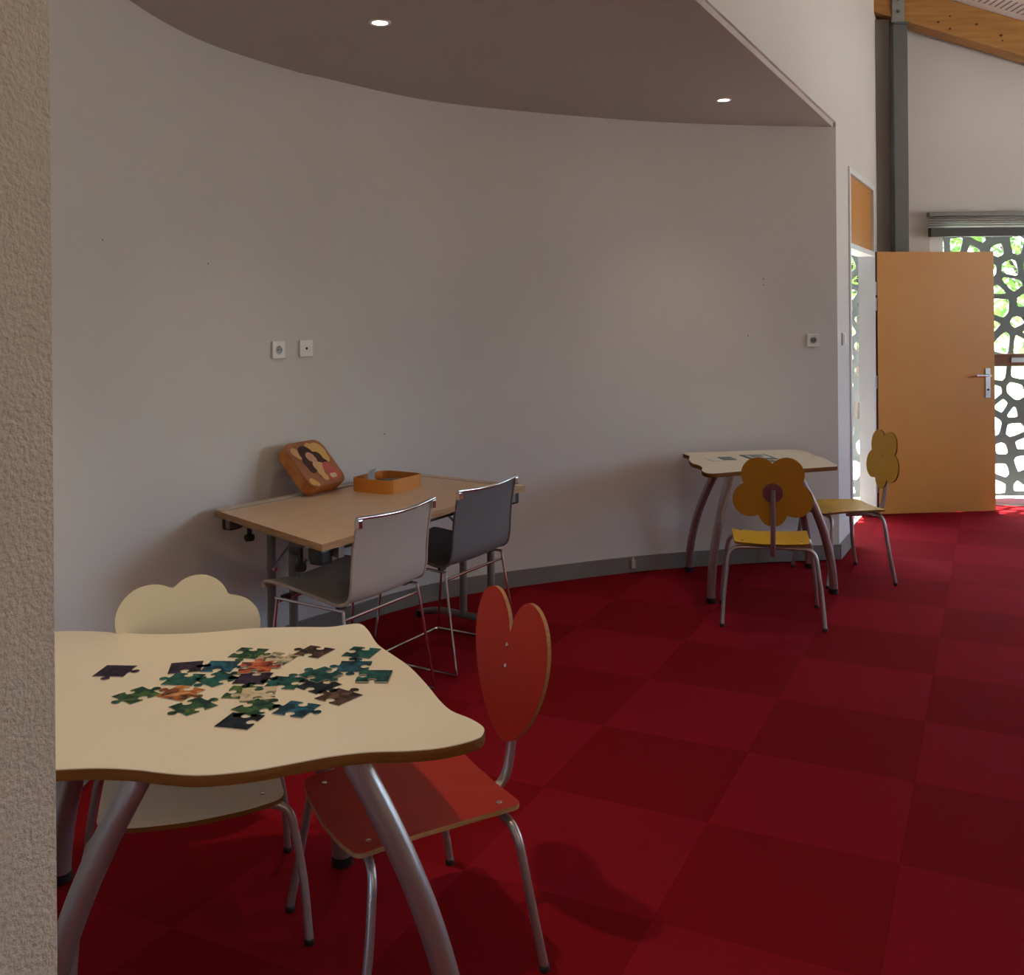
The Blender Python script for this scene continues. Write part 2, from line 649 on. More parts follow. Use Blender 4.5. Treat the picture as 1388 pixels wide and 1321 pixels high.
# sloping roof with acoustic boards
bm = bmesh.new()
for a in (0, 1):
    pass
quadbox(bm, [(-6, YB - 0.3), (XR + 0.4, YB - 0.3), (XR + 0.4, YF + 0.5), (-6, YF + 0.5)], lambda x, y: roof(x) , lambda x, y: roof(x) + 0.15)
struct(obj('ceiling', bm, M['acoustic']))
bm = bmesh.new()
quadbox(bm, [(-1.0, YF + 0.505), (XR + 0.4, YF + 0.505), (XR + 0.4, 9.62), (-1.0, 9.62)], lambda x, y: roof(x), lambda x, y: roof(x) + 0.12)
struct(obj('sun_block_eave', bm, M['acoustic']))  # unseen slab added to keep the sun off all but the far floor
bm = bmesh.new()
quadbox(bm, [(-1.0, 6.45), (lx(6.45) - 0.10, 6.45), (lx(YF) - 0.10, YF), (2.85, YF + FT), (-1.0, YF + FT)], -0.0079, 0.0005)
struct(obj('floor_vestibule', bm, M['pave']))
bm = bmesh.new()
quadbox(bm, [(-1.0, YF), (1.6, YF), (1.6, YF + FT), (-1.0, YF + FT)], 0.001, roof)
quadbox(bm, [(1.6, YF), (2.86, YF), (2.86, YF + FT), (1.6, YF + FT)], 2.35, roof)
quadbox(bm, [(-1.16, 6.45), (-1.0, 6.45), (-1.0, YF + FT), (-1.16, YF + FT)], 0, roof)
quadbox(bm, [(-1.16, 6.30), (lx(6.32) - 0.2, 6.30), (lx(6.45) - 0.2, 6.45), (-1.16, 6.45)], 0, roof)
struct(obj('light_block_vestibule', bm, M['wall']))  # walls added to cut down the daylight reaching the doorway jamb

# ------------------------------------------------------------------ rafter and column at the far end
bm = bmesh.new()
b0, b1 = 2.80, 6.95
quadbox(bm, [(b0, 7.78), (b1, 7.78), (b1, 7.93), (b0, 7.93)], lambda x, y: roof(x) - 0.275, lambda x, y: roof(x) - 0.004)
rafter = tag(obj('roof_beam', bm, M['glulam']), 'honey coloured glued timber roof beam sloping down along the far wall', 'beam')
bm = bmesh.new()
for (u, v) in ((1291, 39), (1291, 22), (1360, 48), (1362, 55), (1327, 33), (1275, 30)):
    xx = (u - 694) / FPX * 7.78
    zz = EYE + (HZ - 0.0087 * (u - 694) - v) / FPX * 7.78
    r_ = random.uniform(0.006, 0.013)
    ring = [bm.verts.new((xx + r_ * 1.4 * math.cos(k * PI / 5), 7.7785, zz + r_ * math.sin(k * PI / 5))) for k in range(10)]
    bm.faces.new(ring)
obj('knot', bm, M['knot'], rafter)

col = thing('steel_column', 'grey steel column standing behind the open orange door under the timber beam', 'column', (2.98, 7.85, 0))
obj('casing', boxbm(-0.115, 0.005, -0.02, 0.1, 0, 3.86, 0.004), M['steel_light'], col)
obj('post', boxbm(0.006, 0.118, -0.10, 0.08, 0, 3.80, 0.006), M['steel_dark'], col)
obj('cap_plate', boxbm(0.004, 0.128, -0.112, 0.0, 3.801, 3.815, 0.002), M['steel_dark'], col)
obj('bracket', boxbm(0.0, 0.095, -0.095, -0.075, 3.8155, 4.12, 0.003), M['steel_bracket'], col)
for z in (3.90, 3.99):
    bm = bmesh.new()
    lathe(bm, [(0, 0.012), (0.012, 0.012), (0.012, 0), (0, 0)], 8)
    bmesh.ops.rotate(bm, verts=bm.verts, cent=(0, 0, 0), matrix=Matrix.Rotation(PI / 2, 3, 'X'))
    obj('bolt', bm, M['steel_dark'], col, loc=(0.05, -0.095, z))

# ------------------------------------------------------------------ doorway: frame, transom, the open orange door
bm = bmesh.new()
lwall(bm, 6.66, 6.70, 0, 2.53, 0.012, -0.107)
lwall(bm, 7.62, 7.66, 0, 2.53, 0.012, -0.107)
lwall(bm, 6.70, 7.62, 2.49, 2.53, 0.012, -0.107)
lwall(bm, 6.70, 7.62, 1.985, 2.02, 0.012, -0.107)
frame_o = struct(obj('trim_1', bm, M['white']))
bm = bmesh.new()
lwall(bm, 6.705, 7.615, 2.025, 2.485, -0.008, -0.05)
obj('transom_panel', bm, M['orange'], frame_o)

H0 = Vector((2.805, 7.668, 0))
H1 = Vector((3.752, 7.775, 0))
dd = (H1 - H0)
DW = dd.length
door = thing('door_1', 'open orange flush door standing against the far wall beside the doorway', 'door', H0, math.atan2(dd.y, dd.x))
bm = slab([(0, 0.008), (DW, 0.008), (DW, 2.022), (0, 2.022)], 0.04, 'y', 0.0, 0, 1)
obj('door_leaf', bm, [M['orange'], M['orange_edge']], door)
hp = obj('handle_plate', boxbm(DW - 0.082, DW - 0.040, -0.029, -0.0205, 0.885, 1.115, 0.003), M['alu'], door)
bm = bmesh.new()
tube(bm, fillet([(DW - 0.061, -0.028, 1.06), (DW - 0.061, -0.075, 1.06), (DW - 0.185, -0.075, 1.062)], 0.02), 0.0095, 12)
obj('lever', bm, M['alu'], hp, smooth=True)
bm = bmesh.new()
lathe(bm, [(0, 0.004), (0.009, 0.004), (0.009, 0), (0, 0)], 12)
bmesh.ops.rotate(bm, verts=bm.verts, cent=(0, 0, 0), matrix=Matrix.Rotation(PI / 2, 3, 'X'))
obj('keyhole', bm, M['dark_hole'], hp, loc=(DW - 0.061, -0.0295, 0.95))
for z in (0.22, 1.02, 1.62, 1.74):
    bm = bmesh.new()
    lathe(bm, [(0, 0.05), (0.009, 0.05), (0.009, -0.05), (0, -0.05)], 10)
    obj('hinge', bm, M['alu'], door, loc=(-0.010, -0.012, z))

# ------------------------------------------------------------------ glazed front at the far end
gf = struct(obj('window_1', boxbm(GX0, GX0 + 0.12, YF + 0.03, YF + 0.11, 0.0, GH), M['white']))
for nm, (x0, x1, z0, z1), mm in (('frame_rail', (GX0 + 0.12, GX1, 0.0, 0.05), M['white']), ('frame_rail', (GX0 + 0.12, GX1, GH - 0.06, GH), M['white']),
                                 ('frame_stile', (GX1 - 0.08, GX1, 0.05, GH - 0.06), M['white']), ('push_rail', (GX0 + 0.12, GX1 - 0.08, 1.115, 1.215), M['railwood'])):
    obj(nm, boxbm(x0, x1, YF + 0.035, YF + 0.105, z0, z1, 0.004), mm, gf)
obj('lock_case', boxbm(4.02, 4.16, YF + 0.02, YF + 0.034, 1.145, 1.185, 0.003), M['alu'], gf)
obj('pane', boxbm(GX0 + 0.121, GX1 - 0.081, YF + 0.065, YF + 0.071, 0.051, 1.114), M['glass'], gf)
obj('pane', boxbm(GX0 + 0.121, GX1 - 0.081, YF + 0.065, YF + 0.071, 1.216, GH - 0.061), M['glass'], gf)

blind = thing('venetian_blind', 'grey venetian blind drawn up above the glazed far door', 'blind', (3.32, 7.93, 0))
BL = 3.35
obj('headrail', boxbm(0, BL, -0.03, 0.03, 2.315, 2.35, 0.003), M['slat'], blind)
for k in range(5):
    bm = bmesh.new()
    z = 2.302 - k * 0.019
    quadbox(bm, [(0.01, -0.032), (BL - 0.01, -0.032), (BL - 0.01, 0.032), (0.01, 0.032)], lambda x, y: z - abs(y) * 0.12, lambda x, y: z + 0.004 - abs(y) * 0.12)
    obj('slat', bm, M['slat'], blind)
obj('bottom_rail', boxbm(0.01, BL - 0.01, -0.03, 0.03, 2.155, 2.224, 0.004), M['slat_dark'], blind)


# ------------------------------------------------------------------ outdoors: perforated screen, ground, trees
def clip(poly, p, n):
    out = []
    m = len(poly)
    for i in range(m):
        a, b = poly[i], poly[(i + 1) % m]
        da = (a[0] - p[0]) * n[0] + (a[1] - p[1]) * n[1]
        db = (b[0] - p[0]) * n[0] + (b[1] - p[1]) * n[1]
        if da <= 0:
            out.append(a)
        if (da < 0) != (db < 0) and abs(da - db) > 1e-9:
            t = da / (da - db)
            out.append((a[0] + (b[0] - a[0]) * t, a[1] + (b[1] - a[1]) * t))
    return out


def perforated(w, h, cell, seed, t=0.012):
    rnd = random.Random(seed)
    nx, ny = int(w / cell), int(h / cell)
    sx, sy = w / nx, h / ny
    S = {}
    for i in range(nx):
        for j in range(ny):
            S[i, j] = ((i + 0.5 + rnd.uniform(-0.42, 0.42)) * sx, (j + 0.5 + rnd.uniform(-0.42, 0.42)) * sy)
    bm = bmesh.new()
    N = 18
    for (i, j), s in S.items():
        poly = [(0, 0), (w, 0), (w, h), (0, h)]
        for di in (-2, -1, 0, 1, 2):
            for dj in (-2, -1, 0, 1, 2):
                q = S.get((i + di, j + dj))
                if q is None or (di == 0 and dj == 0):
                    continue
                mid = ((s[0] + q[0]) / 2, (s[1] + q[1]) / 2)
                poly = clip(poly, mid, (q[0] - s[0], q[1] - s[1]))
        cx = sum(p[0] for p in poly) / len(poly)
        cy = sum(p[1] for p in poly) / len(poly)
        outer, dist = [], []
        angs = sorted([math.atan2(p[1] - cy, p[0] - cx) for p in poly] + [2 * PI * k / N - PI for k in range(N)])
        for a in angs:
            dx, dy = math.cos(a), math.sin(a)
            best = 1e9
            for k in range(len(poly)):
                a0, b0_ = poly[k], poly[(k + 1) % len(poly)]
                ex, ey = b0_[0] - a0[0], b0_[1] - a0[1]
                den = dx * ey - dy * ex
                if abs(den) < 1e-12:
                    continue
                tt = ((a0[0] - cx) * ey - (a0[1] - cy) * ex) / den
                uu = ((a0[0] - cx) * dy - (a0[1] - cy) * dx) / den
                if tt > 0 and -1e-6 <= uu <= 1 + 1e-6:
                    best = min(best, tt)
            if best > 1e8:
                best = cell * 0.5
            outer.append((cx + dx * best, cy + dy * best))
            dist.append(best)
        n = len(angs)
        # hole: pulled in, with the corners rounded
        k_in = rnd.choice((0.60, 0.66, 0.70, 0.75, 0.79, 0.54))
        d2 = dist[:]
        for _ in range(2):
            d2 = [min(dist[q], (d2[q - 1] + 2 * d2[q] + d2[(q + 1) % n]) / 4) for q in range(n)]
        inner = [(cx + math.cos(a) * d2[q] * k_in, cy + math.sin(a) * d2[q] * k_in) for q, a in enumerate(angs)]
        of = [bm.verts.new((p[0], 0, p[1])) for p in outer]
        nf = [bm.verts.new((p[0], 0, p[1])) for p in inner]
        ob = [bm.verts.new((p[0], t, p[1])) for p in outer]
        nb = [bm.verts.new((p[0], t, p[1])) for p in inner]
        for q in range(n):
            r = (q + 1) % n
            bm.faces.new((of[q], of[r], nf[r], nf[q]))
            bm.faces.new((ob[r], ob[q], nb[q], nb[r]))
            bm.faces.new((nf[q], nf[r], nb[r], nb[q]))
    return bm


SY = 8.42
scr = thing('perforated_screen', 'grey metal screen with pebble shaped holes outside the glazed far door', 'screen', (3.3, SY, 0))
obj('screen_panel', perforated(1.75, 3.2, 0.165, 3), M['screen'], scr)
obj('screen_panel', perforated(1.75, 2.88, 0.165, 4), M['screen'], scr, loc=(1.76, 0, 0))
for x in (-0.03, 1.755, 3.52):
    obj('screen_post', boxbm(x - 0.02, x + 0.02, 0.02, 0.06, 0, 3.18 if x < 3 else 2.88), M['screen'], scr)
scr2 = thing('perforated_screen', 'grey metal screen with pebble shaped holes seen through the narrow doorway', 'screen', (2.0, SY, 0))
obj('screen_panel', perforated(1.27, 3.2, 0.165, 9), M['screen'], scr2)
obj('screen_post', boxbm(-0.04, 0.0, 0.02, 0.06, 0, 3.18), M['screen'], scr2)

bm = bmesh.new()
quadbox(bm, [(-30, YF + FT + 0.001), (40, YF + FT + 0.001), (40, 16), (-30, 16)], -0.15, -0.02)
struct(obj('pavement', bm, M['pave']))
bm = bmesh.new()
quadbox(bm, [(-30, 16), (40, 16), (40, 45), (-30, 45)], -0.15, -0.03)
struct(obj('lawn', bm, M['grass']))
bm = bmesh.new()
quadbox(bm, [(XR + FT + 0.001, -25), (40, -25), (40, YF + FT), (XR + FT + 0.001, YF + FT)], -0.15, -0.04)
struct(obj('pavement', bm, M['pave']))


def tree(x, y, h, r, label, seed):
    rnd = random.Random(seed)
    t = thing('leafy_tree', label, 'tree', (x, y, 0), 0, 'trees beyond the perforated screen')
    bm = bmesh.new()
    tube(bm, spline([(0, 0, -0.05), (0.05, 0, h * 0.3), (-0.04, 0.06, h * 0.6), (0, 0, h * 0.85)], 4), lambda q: 0.11 * (1 - 0.8 * q), 8)
    for k in range(6):
        a = rnd.uniform(0, 2 * PI)
        z = h * rnd.uniform(0.35, 0.6)
        tube(bm, [(0, 0, z), (r * 0.35 * math.cos(a), r * 0.35 * math.sin(a), z + 0.3), (r * 0.75 * math.cos(a), r * 0.75 * math.sin(a), z + 0.8)], lambda q: 0.045 * (1 - 0.7 * q), 6)
    obj('trunk', bm, M['bark'], t, smooth=True)
    bm = bmesh.new()
    for k in range(2600):
        while True:
            p = Vector((rnd.uniform(-1, 1), rnd.uniform(-1, 1), rnd.uniform(-1, 1)))
            if 0.35 < p.length < 1:
                break
        c = Vector((p.x * r, p.y * r, h * 0.62 + p.z * h * 0.42))
        q = Matrix.Rotation(rnd.uniform(0, 2 * PI), 3, 'Z') @ Matrix.Rotation(rnd.uniform(-1, 1), 3, 'X')
        s = rnd.uniform(0.07, 0.13)
        vs_ = [bm.verts.new(c + q @ Vector(v) * s) for v in ((0, -1, 0), (0.45, 0, 0.12), (0, 1, 0), (-0.45, 0, 0.12))]
        bm.faces.new((vs_[0], vs_[1], vs_[2]))
        bm.faces.new((vs_[0], vs_[2], vs_[3]))
    o = obj('foliage', bm, M['leaf'], t)
    o['kind'] = 'stuff'
    return t


tree(4.6, 13.2, 4.6, 1.15, 'leafy green tree seen through the upper screen holes at right', 1)
tree(7.3, 13.6, 4.2, 1.3, 'leafy green tree outside, furthest right behind the screen', 2)
tree(3.6, 16.4, 4.4, 1.1, 'leafy green tree outside behind the narrow doorway', 3)


# ------------------------------------------------------------------ recessed ceiling spots
def downlight(x, y, label, power=1.0):
    t = thing('recessed_spot', label, 'ceiling light', (x, y, SOFF), 0, 'recessed spots in the alcove ceiling')
    bm = bmesh.new()
    lathe(bm, [(0.030, -0.001), (0.031, -0.004), (0.040, -0.006), (0.044, -0.003), (0.045, 0.0), (0.030, 0.0)], 28)
    obj('trim_ring', bm, M['plastic'], t, smooth=True)
    bm = bmesh.new()
    lathe(bm, [(0, -0.003), (0.0305, -0.003), (0.0305, -0.0005), (0, -0.0005)], 28)
    obj('lamp_lens', bm, M['lamp'], t)
    ld = bpy.data.lights.new('spot_lamp', 'SPOT')
    ld.energy = LAMP_W * power
    ld.spot_size = math.radians(95)
    ld.spot_blend = 0.9
    ld.color = (1.0, 0.80, 0.55)
    ld.shadow_soft_size = 0.03
    lo = bpy.data.objects.new('spot_lamp', ld)
    C.objects.link(lo)
    lo.parent = t
    lo.location = (0, 0, -0.01)
    return t


downlight(*W(515, 30, SOFF), 'lit round recessed spot near the left of the alcove ceiling')
downlight(*W(981, 135, SOFF), 'lit round recessed spot near the right corner of the alcove ceiling')
downlight(-0.62, 2.35, 'assumed round recessed spot above the puzzle table', 3.0)  # out of view, assumed from the warm light on the tabletop


def assumed_pendant(x, y, z, label):  # unseen lamp, assumed from the warm foreground light and added for it
    t = thing('assumed_pendant_lamp', label, 'ceiling light', (x, y, z), 0, 'assumed opal globes hanging in the hall behind the viewer')
    bm = bmesh.new()
    lathe(bm, [(0, -0.14)] + [(0.14 * math.sin(a * PI / 12), -0.14 * math.cos(a * PI / 12)) for a in range(1, 12)] + [(0, 0.14)], 20)
    obj('globe', bm, M['lamp'], t, smooth=True)
    obj('cord', tubebm([(0, 0, 0.14), (0, 0, roof(x) - z)], 0.005, 6), M['black'], t)
    ld = bpy.data.lights.new('assumed_globe_lamp', 'POINT')
    ld.energy = ASSUMED_LAMP_W
    ld.color = (1.0, 0.74, 0.45)
    ld.shadow_soft_size = 0.15
    lo = bpy.data.objects.new('assumed_globe_lamp', ld)
    C.objects.link(lo)
    lo.parent = t
    lo.location = (0, 0, -0.32)


assumed_pendant(1.2, -1.6, 3.1, 'assumed opal globe lamp hanging behind the viewer at left')
assumed_pendant(3.6, -1.6, 2.9, 'assumed opal globe lamp hanging behind the viewer at right')


# ------------------------------------------------------------------ sockets and switches
def wall_frame(u, v, path=None):
    """point on the curved wall seen at column u, its inward normal and the height seen at row v"""
    best = None
    for a, b in zip(cv, cv[1:]):
        for k in range(8):
            p = a.lerp(b, k / 8)
            if p.y < 1:
                continue
            e = abs(694 + FPX * p.x / p.y - u)
            if p.y > 3 and (best is None or e < best[0]):
                t = (b - a).normalized()
                best = (e, p, Vector((t.y, -t.x, 0)))
    _, p, n = best
    z = EYE - (v - (HZ - 0.0087 * (u - 694))) / FPX * p.y
    return p, n, z


def socket(p, n, z, label, kind):
    t = thing({'socket': 'wall_socket', 'tv': 'antenna_outlet', 'switch': 'light_switch'}[kind], label, 'socket' if kind != 'switch' else 'switch',
              (p.x + n.x * 0.001, p.y + n.y * 0.001, z), math.atan2(n.y, n.x) + PI / 2)
    obj('face_plate', boxbm(-0.04, 0.04, -0.011, 0.0, -0.04, 0.04, 0.003), M['plastic'], t)
    if kind == 'socket':
        bm = bmesh.new()
        lathe(bm, [(0.0185, 0.0), (0.0205, 0.0025), (0.0225, 0.0025), (0.024, 0.0)], 24)
        bmesh.ops.rotate(bm, verts=bm.verts, cent=(0, 0, 0), matrix=Matrix.Rotation(PI / 2, 3, 'X'))
        obj('socket_rim', bm, M['plastic'], t, loc=(0, -0.0112, 0))
        bm = bmesh.new()
        lathe(bm, [(0, 0.001), (0.0185, 0.001), (0.0185, 0.0), (0, 0)], 24)
        bmesh.ops.rotate(bm, verts=bm.verts, cent=(0, 0, 0), matrix=Matrix.Rotation(PI / 2, 3, 'X'))
        obj('socket_well', bm, M['frame'], t, loc=(0, -0.0112, 0))
        for x in (-0.0095, 0.0095):
            bm = bmesh.new()
            lathe(bm, [(0, 0.001), (0.003, 0.001), (0.003, 0.0), (0, 0)], 10)
            bmesh.ops.rotate(bm, verts=bm.verts, cent=(0, 0, 0), matrix=Matrix.Rotation(PI / 2, 3, 'X'))
            obj('pin_hole', bm, M['dark_hole'], t, loc=(x, -0.0126, 0))
        obj('earth_pin', tubebm([(0, -0.012, 0.0115), (0, -0.020, 0.0115)], 0.0024, 8), M['alu'], t)
    elif kind == 'tv':
        bm = bmesh.new()
        lathe(bm, [(0.0, 0.004), (0.0045, 0.004), (0.0062, 0.002), (0.0062, 0.0), (0, 0)], 16)
        bmesh.ops.rotate(bm, verts=bm.verts, cent=(0, 0, 0), matrix=Matrix.Rotation(PI / 2, 3, 'X'))
        obj('jack', bm, M['dark_hole'], t, loc=(0, -0.0112, 0))
    else:
        obj('rocker', boxbm(-0.026, 0.026, -0.0165, -0.0112, -0.03, 0.03, 0.002), M['plastic'], t)
    return t


socket(*wall_frame(375, 474), 'white square wall socket on the curved wall, left of the pair', 'socket')
socket(*wall_frame(413.5, 472), 'white square aerial outlet with a dark jack, right of the pair', 'tv')
socket(*wall_frame(1102, 461), 'white square wall socket above the far small table', 'socket')
yy_ = 6.43
socket(Vector((lx(yy_), yy_, 0)), LN, 1.38, 'white light switch on the narrow pier beside the doorway', 'switch')
p_, n_, z_ = wall_frame(853, 768)
t = thing('cable_outlet', 'small whitish cable outlet fixed on the grey skirting', 'socket', (p_.x + n_.x * 0.0148, p_.y + n_.y * 0.0148, 0.052), math.atan2(n_.y, n_.x) + PI / 2)
obj('outlet_case', boxbm(-0.013, 0.013, -0.016, 0, -0.026, 0.026, 0.003), M['strip'], t)
obj('cable_stub', tubebm([(0, -0.008, 0.026), (0.002, -0.008, 0.036), (0.006, -0.008, 0.04)], 0.003, 8), M['plastic'], t)

# the few small dark marks and plugs left in the wall
for (u, v) in ((1036, 378), (1035, 386), (1014, 455), (520, 588), (140, 325), (283, 357)):
    p_, n_, z_ = wall_frame(u, v)
    bm = bmesh.new()
    lathe(bm, [(0, 0.0012), (0.003, 0.0012), (0.0045, 0.0), (0, 0)], 8)
    o = obj('wall_plug', bm, M['frame'])
    o.matrix_world = Matrix.Translation((p_.x + n_.x * 0.0003, p_.y + n_.y * 0.0003, z_)) @ n_.to_track_quat('Z', 'Y').to_matrix().to_4x4()
    o['kind'] = 'structure'
    o.name = 'trim_2'


# ------------------------------------------------------------------ children's tables
def kid_table(label, h, outline, legs, r_leg, bow, inset=0.035):
    """outline: plan points; legs: (top xy, foot xy)"""
    cx = sum(p[0] for p in outline) / len(outline)
    cy = sum(p[1] for p in outline) / len(outline)
    t = thing('play_table', label, 'table', (cx, cy, 0))
    ol = spline([(p[0] - cx, p[1] - cy, 0) for p in outline], 5, True)
    th = 0.024
    top = obj('tabletop', slab([(p.x, p.y) for p in ol], th, 'z', 0.0015, 0, 0), M['cream'], t, loc=(0, 0, h - th))
    bm = bmesh.new()
    n = len(ol)
    cols = []
    area = sum(ol[i].x * ol[(i + 1) % n].y - ol[(i + 1) % n].x * ol[i].y for i in range(n))
    sg = 1 if area > 0 else -1
    for i in range(n):
        tg = (ol[(i + 1) % n] - ol[i - 1]).normalized()
        nn = Vector((tg.y, -tg.x, 0)) * sg
        cols.append([bm.verts.new(ol[i] + nn * d + Vector((0, 0, z))) for d, z in ((-0.001, 0.0), (0.0008, 0.0004), (0.0016, 0.003), (0.0016, th - 0.0042), (0.0004, th - 0.0022), (-0.001, th - 0.0022))])
    for i in range(n):
        a, b = cols[i], cols[(i + 1) % n]
        for k in range(5):
            bm.faces.new((a[k], b[k], b[k + 1], a[k + 1]))
    obj('edge_band', bm, M['edge'], top, smooth=True)
    tops = []
    for (tx, ty), (fx, fy) in legs:
        a = Vector((tx - cx, ty - cy, h - th - 0.012))
        a -= Vector((a.x, a.y, 0)).normalized() * inset
        b = Vector((fx - cx, fy - cy, 0.012))
        pts = [(a.x, a.y, h - 0.008), (a.x, a.y, h - th - 0.002)]
        for k in range(15):
            q = k / 14
            xy = a.lerp(b, 1 - (1 - q) ** bow)
            pts.append((xy.x, xy.y, a.z + (b.z - a.z) * q))
        lg = obj('leg', tubebm(pts, r_leg, 16), M['tube'], t, smooth=True)
        bm = bmesh.new()
        lathe(bm, [(0, 0.0), (r_leg * 0.95, 0.0), (r_leg * 1.12, 0.004), (r_leg * 1.12, 0.028), (r_leg * 0.9, 0.03), (0, 0.03)], 16, (b.x, b.y, 0))
        obj('foot_cap', bm, M['black'], lg, smooth=True)
        tops.append(a)
    return t


HT = 0.66
out_px = [(240, 859), (290, 856), (340, 851.5), (400, 849.5), (445, 849.5), (472, 846), (488, 845), (499, 854), (512, 873), (535, 889), (556, 904), (578, 927), (596, 949), (612, 963),
          (636, 973), (653, 983), (656, 991), (645, 1001), (600, 1012.5), (550, 1017), (500, 1018.5), (450, 1024), (400, 1033), (350, 1042), (300, 1048), (260, 1049.5), (220, 1046.5), (180, 1042), (130, 1040), (70, 1042.5)]
outline = [W(u, v, HT) for u, v in out_px]
outline += [(x * 0.9556, y * 0.9556) for x, y in ((-1.02, 2.005), (-1.075, 2.03), (-1.085, 2.09), (-1.14, 2.22), (-1.16, 2.36), (-1.22, 2.50), (-1.29, 2.62), (-1.32, 2.74), (-1.375, 2.85), (-1.37, 2.905))]
outline += [W(u, v, HT) for u, v in ((80, 855.5), (115, 855), (150, 856.5), (195, 859))]
FT_LEGS = [(W(172, 1062, HT - 0.03), (-0.965, 2.00)), (W(497, 1036, HT - 0.03), (-0.12, 2.04)),
           ((-0.575, 2.55), W(464, 1171, 0.0)), ((-1.05, 2.48), W(82, 1194, 0.0))]
kid_table('large cream play table with wavy edge and loose puzzle pieces, in the foreground', HT, outline, FT_LEGS, 0.027, 1.6)

HF = 0.71
far_px = [(928.0, 613.4), (934.5, 617.5), (934.0, 622), (938, 627), (947.5, 630), (952, 633.3), (951.5, 637), (956.5, 640.2), (967, 641.2), (983, 640), (1005, 638.2), (1045, 636.5), (1084, 634.8), (1120, 632.3), (1135, 630.8), (1127, 626), (1116, 620), (1104, 616.8),
          (1094, 612), (1076.5, 609), (1050, 609.5), (1022, 610.3), (975, 612)]
FAR_LEGS = [(W(986, 647, HF - 0.03), W(964, 817)), (W(1088, 644, HF - 0.03), W(1130, 804)),
            ((1.60, 5.80), W(1097, 769)), ((1.17, 5.78), W(934, 774))]
kid_table('small cream play table with wavy edge, standing in the corner by the doorway', HF, [W(u, v, HF) for u, v in far_px], FAR_LEGS, 0.0235, 1.9)


# cards on the far table
def card(u, v, w, d, rot, label, style):
    x, y = W(u, v, HF)
    t = thing('picture_card', label, 'card', (x, y, HF + 0.0004), rot, 'cards on the far table')
    obj('card_sheet', boxbm(-w / 2, w / 2, -d / 2, d / 2, 0, 0.003), M['teal' if style else 'sheet'], t)
    if style:
        obj('white_field', boxbm(-w * 0.36, w * 0.36, -d * 0.3, d * 0.34, 0.003, 0.0036), M['sheet'], t)
        obj('printed_field', boxbm(-w * 0.25, w * 0.22, -d * 0.05, d * 0.28, 0.0036, 0.0042), M['teal'], t)
    else:
        obj('printed_field', boxbm(-0.02 * w, w * 0.49, -d * 0.45, d * 0.40, 0.003, 0.006), M['teal'], t)
    return t


card(977, 622.3, 0.15, 0.13, 0.12, 'white card with a dark teal half, left on the far table', 0)
card(1028, 619.5, 0.16, 0.19, 0.15, 'dark teal framed picture card, behind the yellow chair back', 1)
card(1043, 626.0, 0.08, 0.09, 0.3, 'small teal card lying nearest the yellow chair back', 0)


# ------------------------------------------------------------------ children's chairs
SEAT_H = 0.385


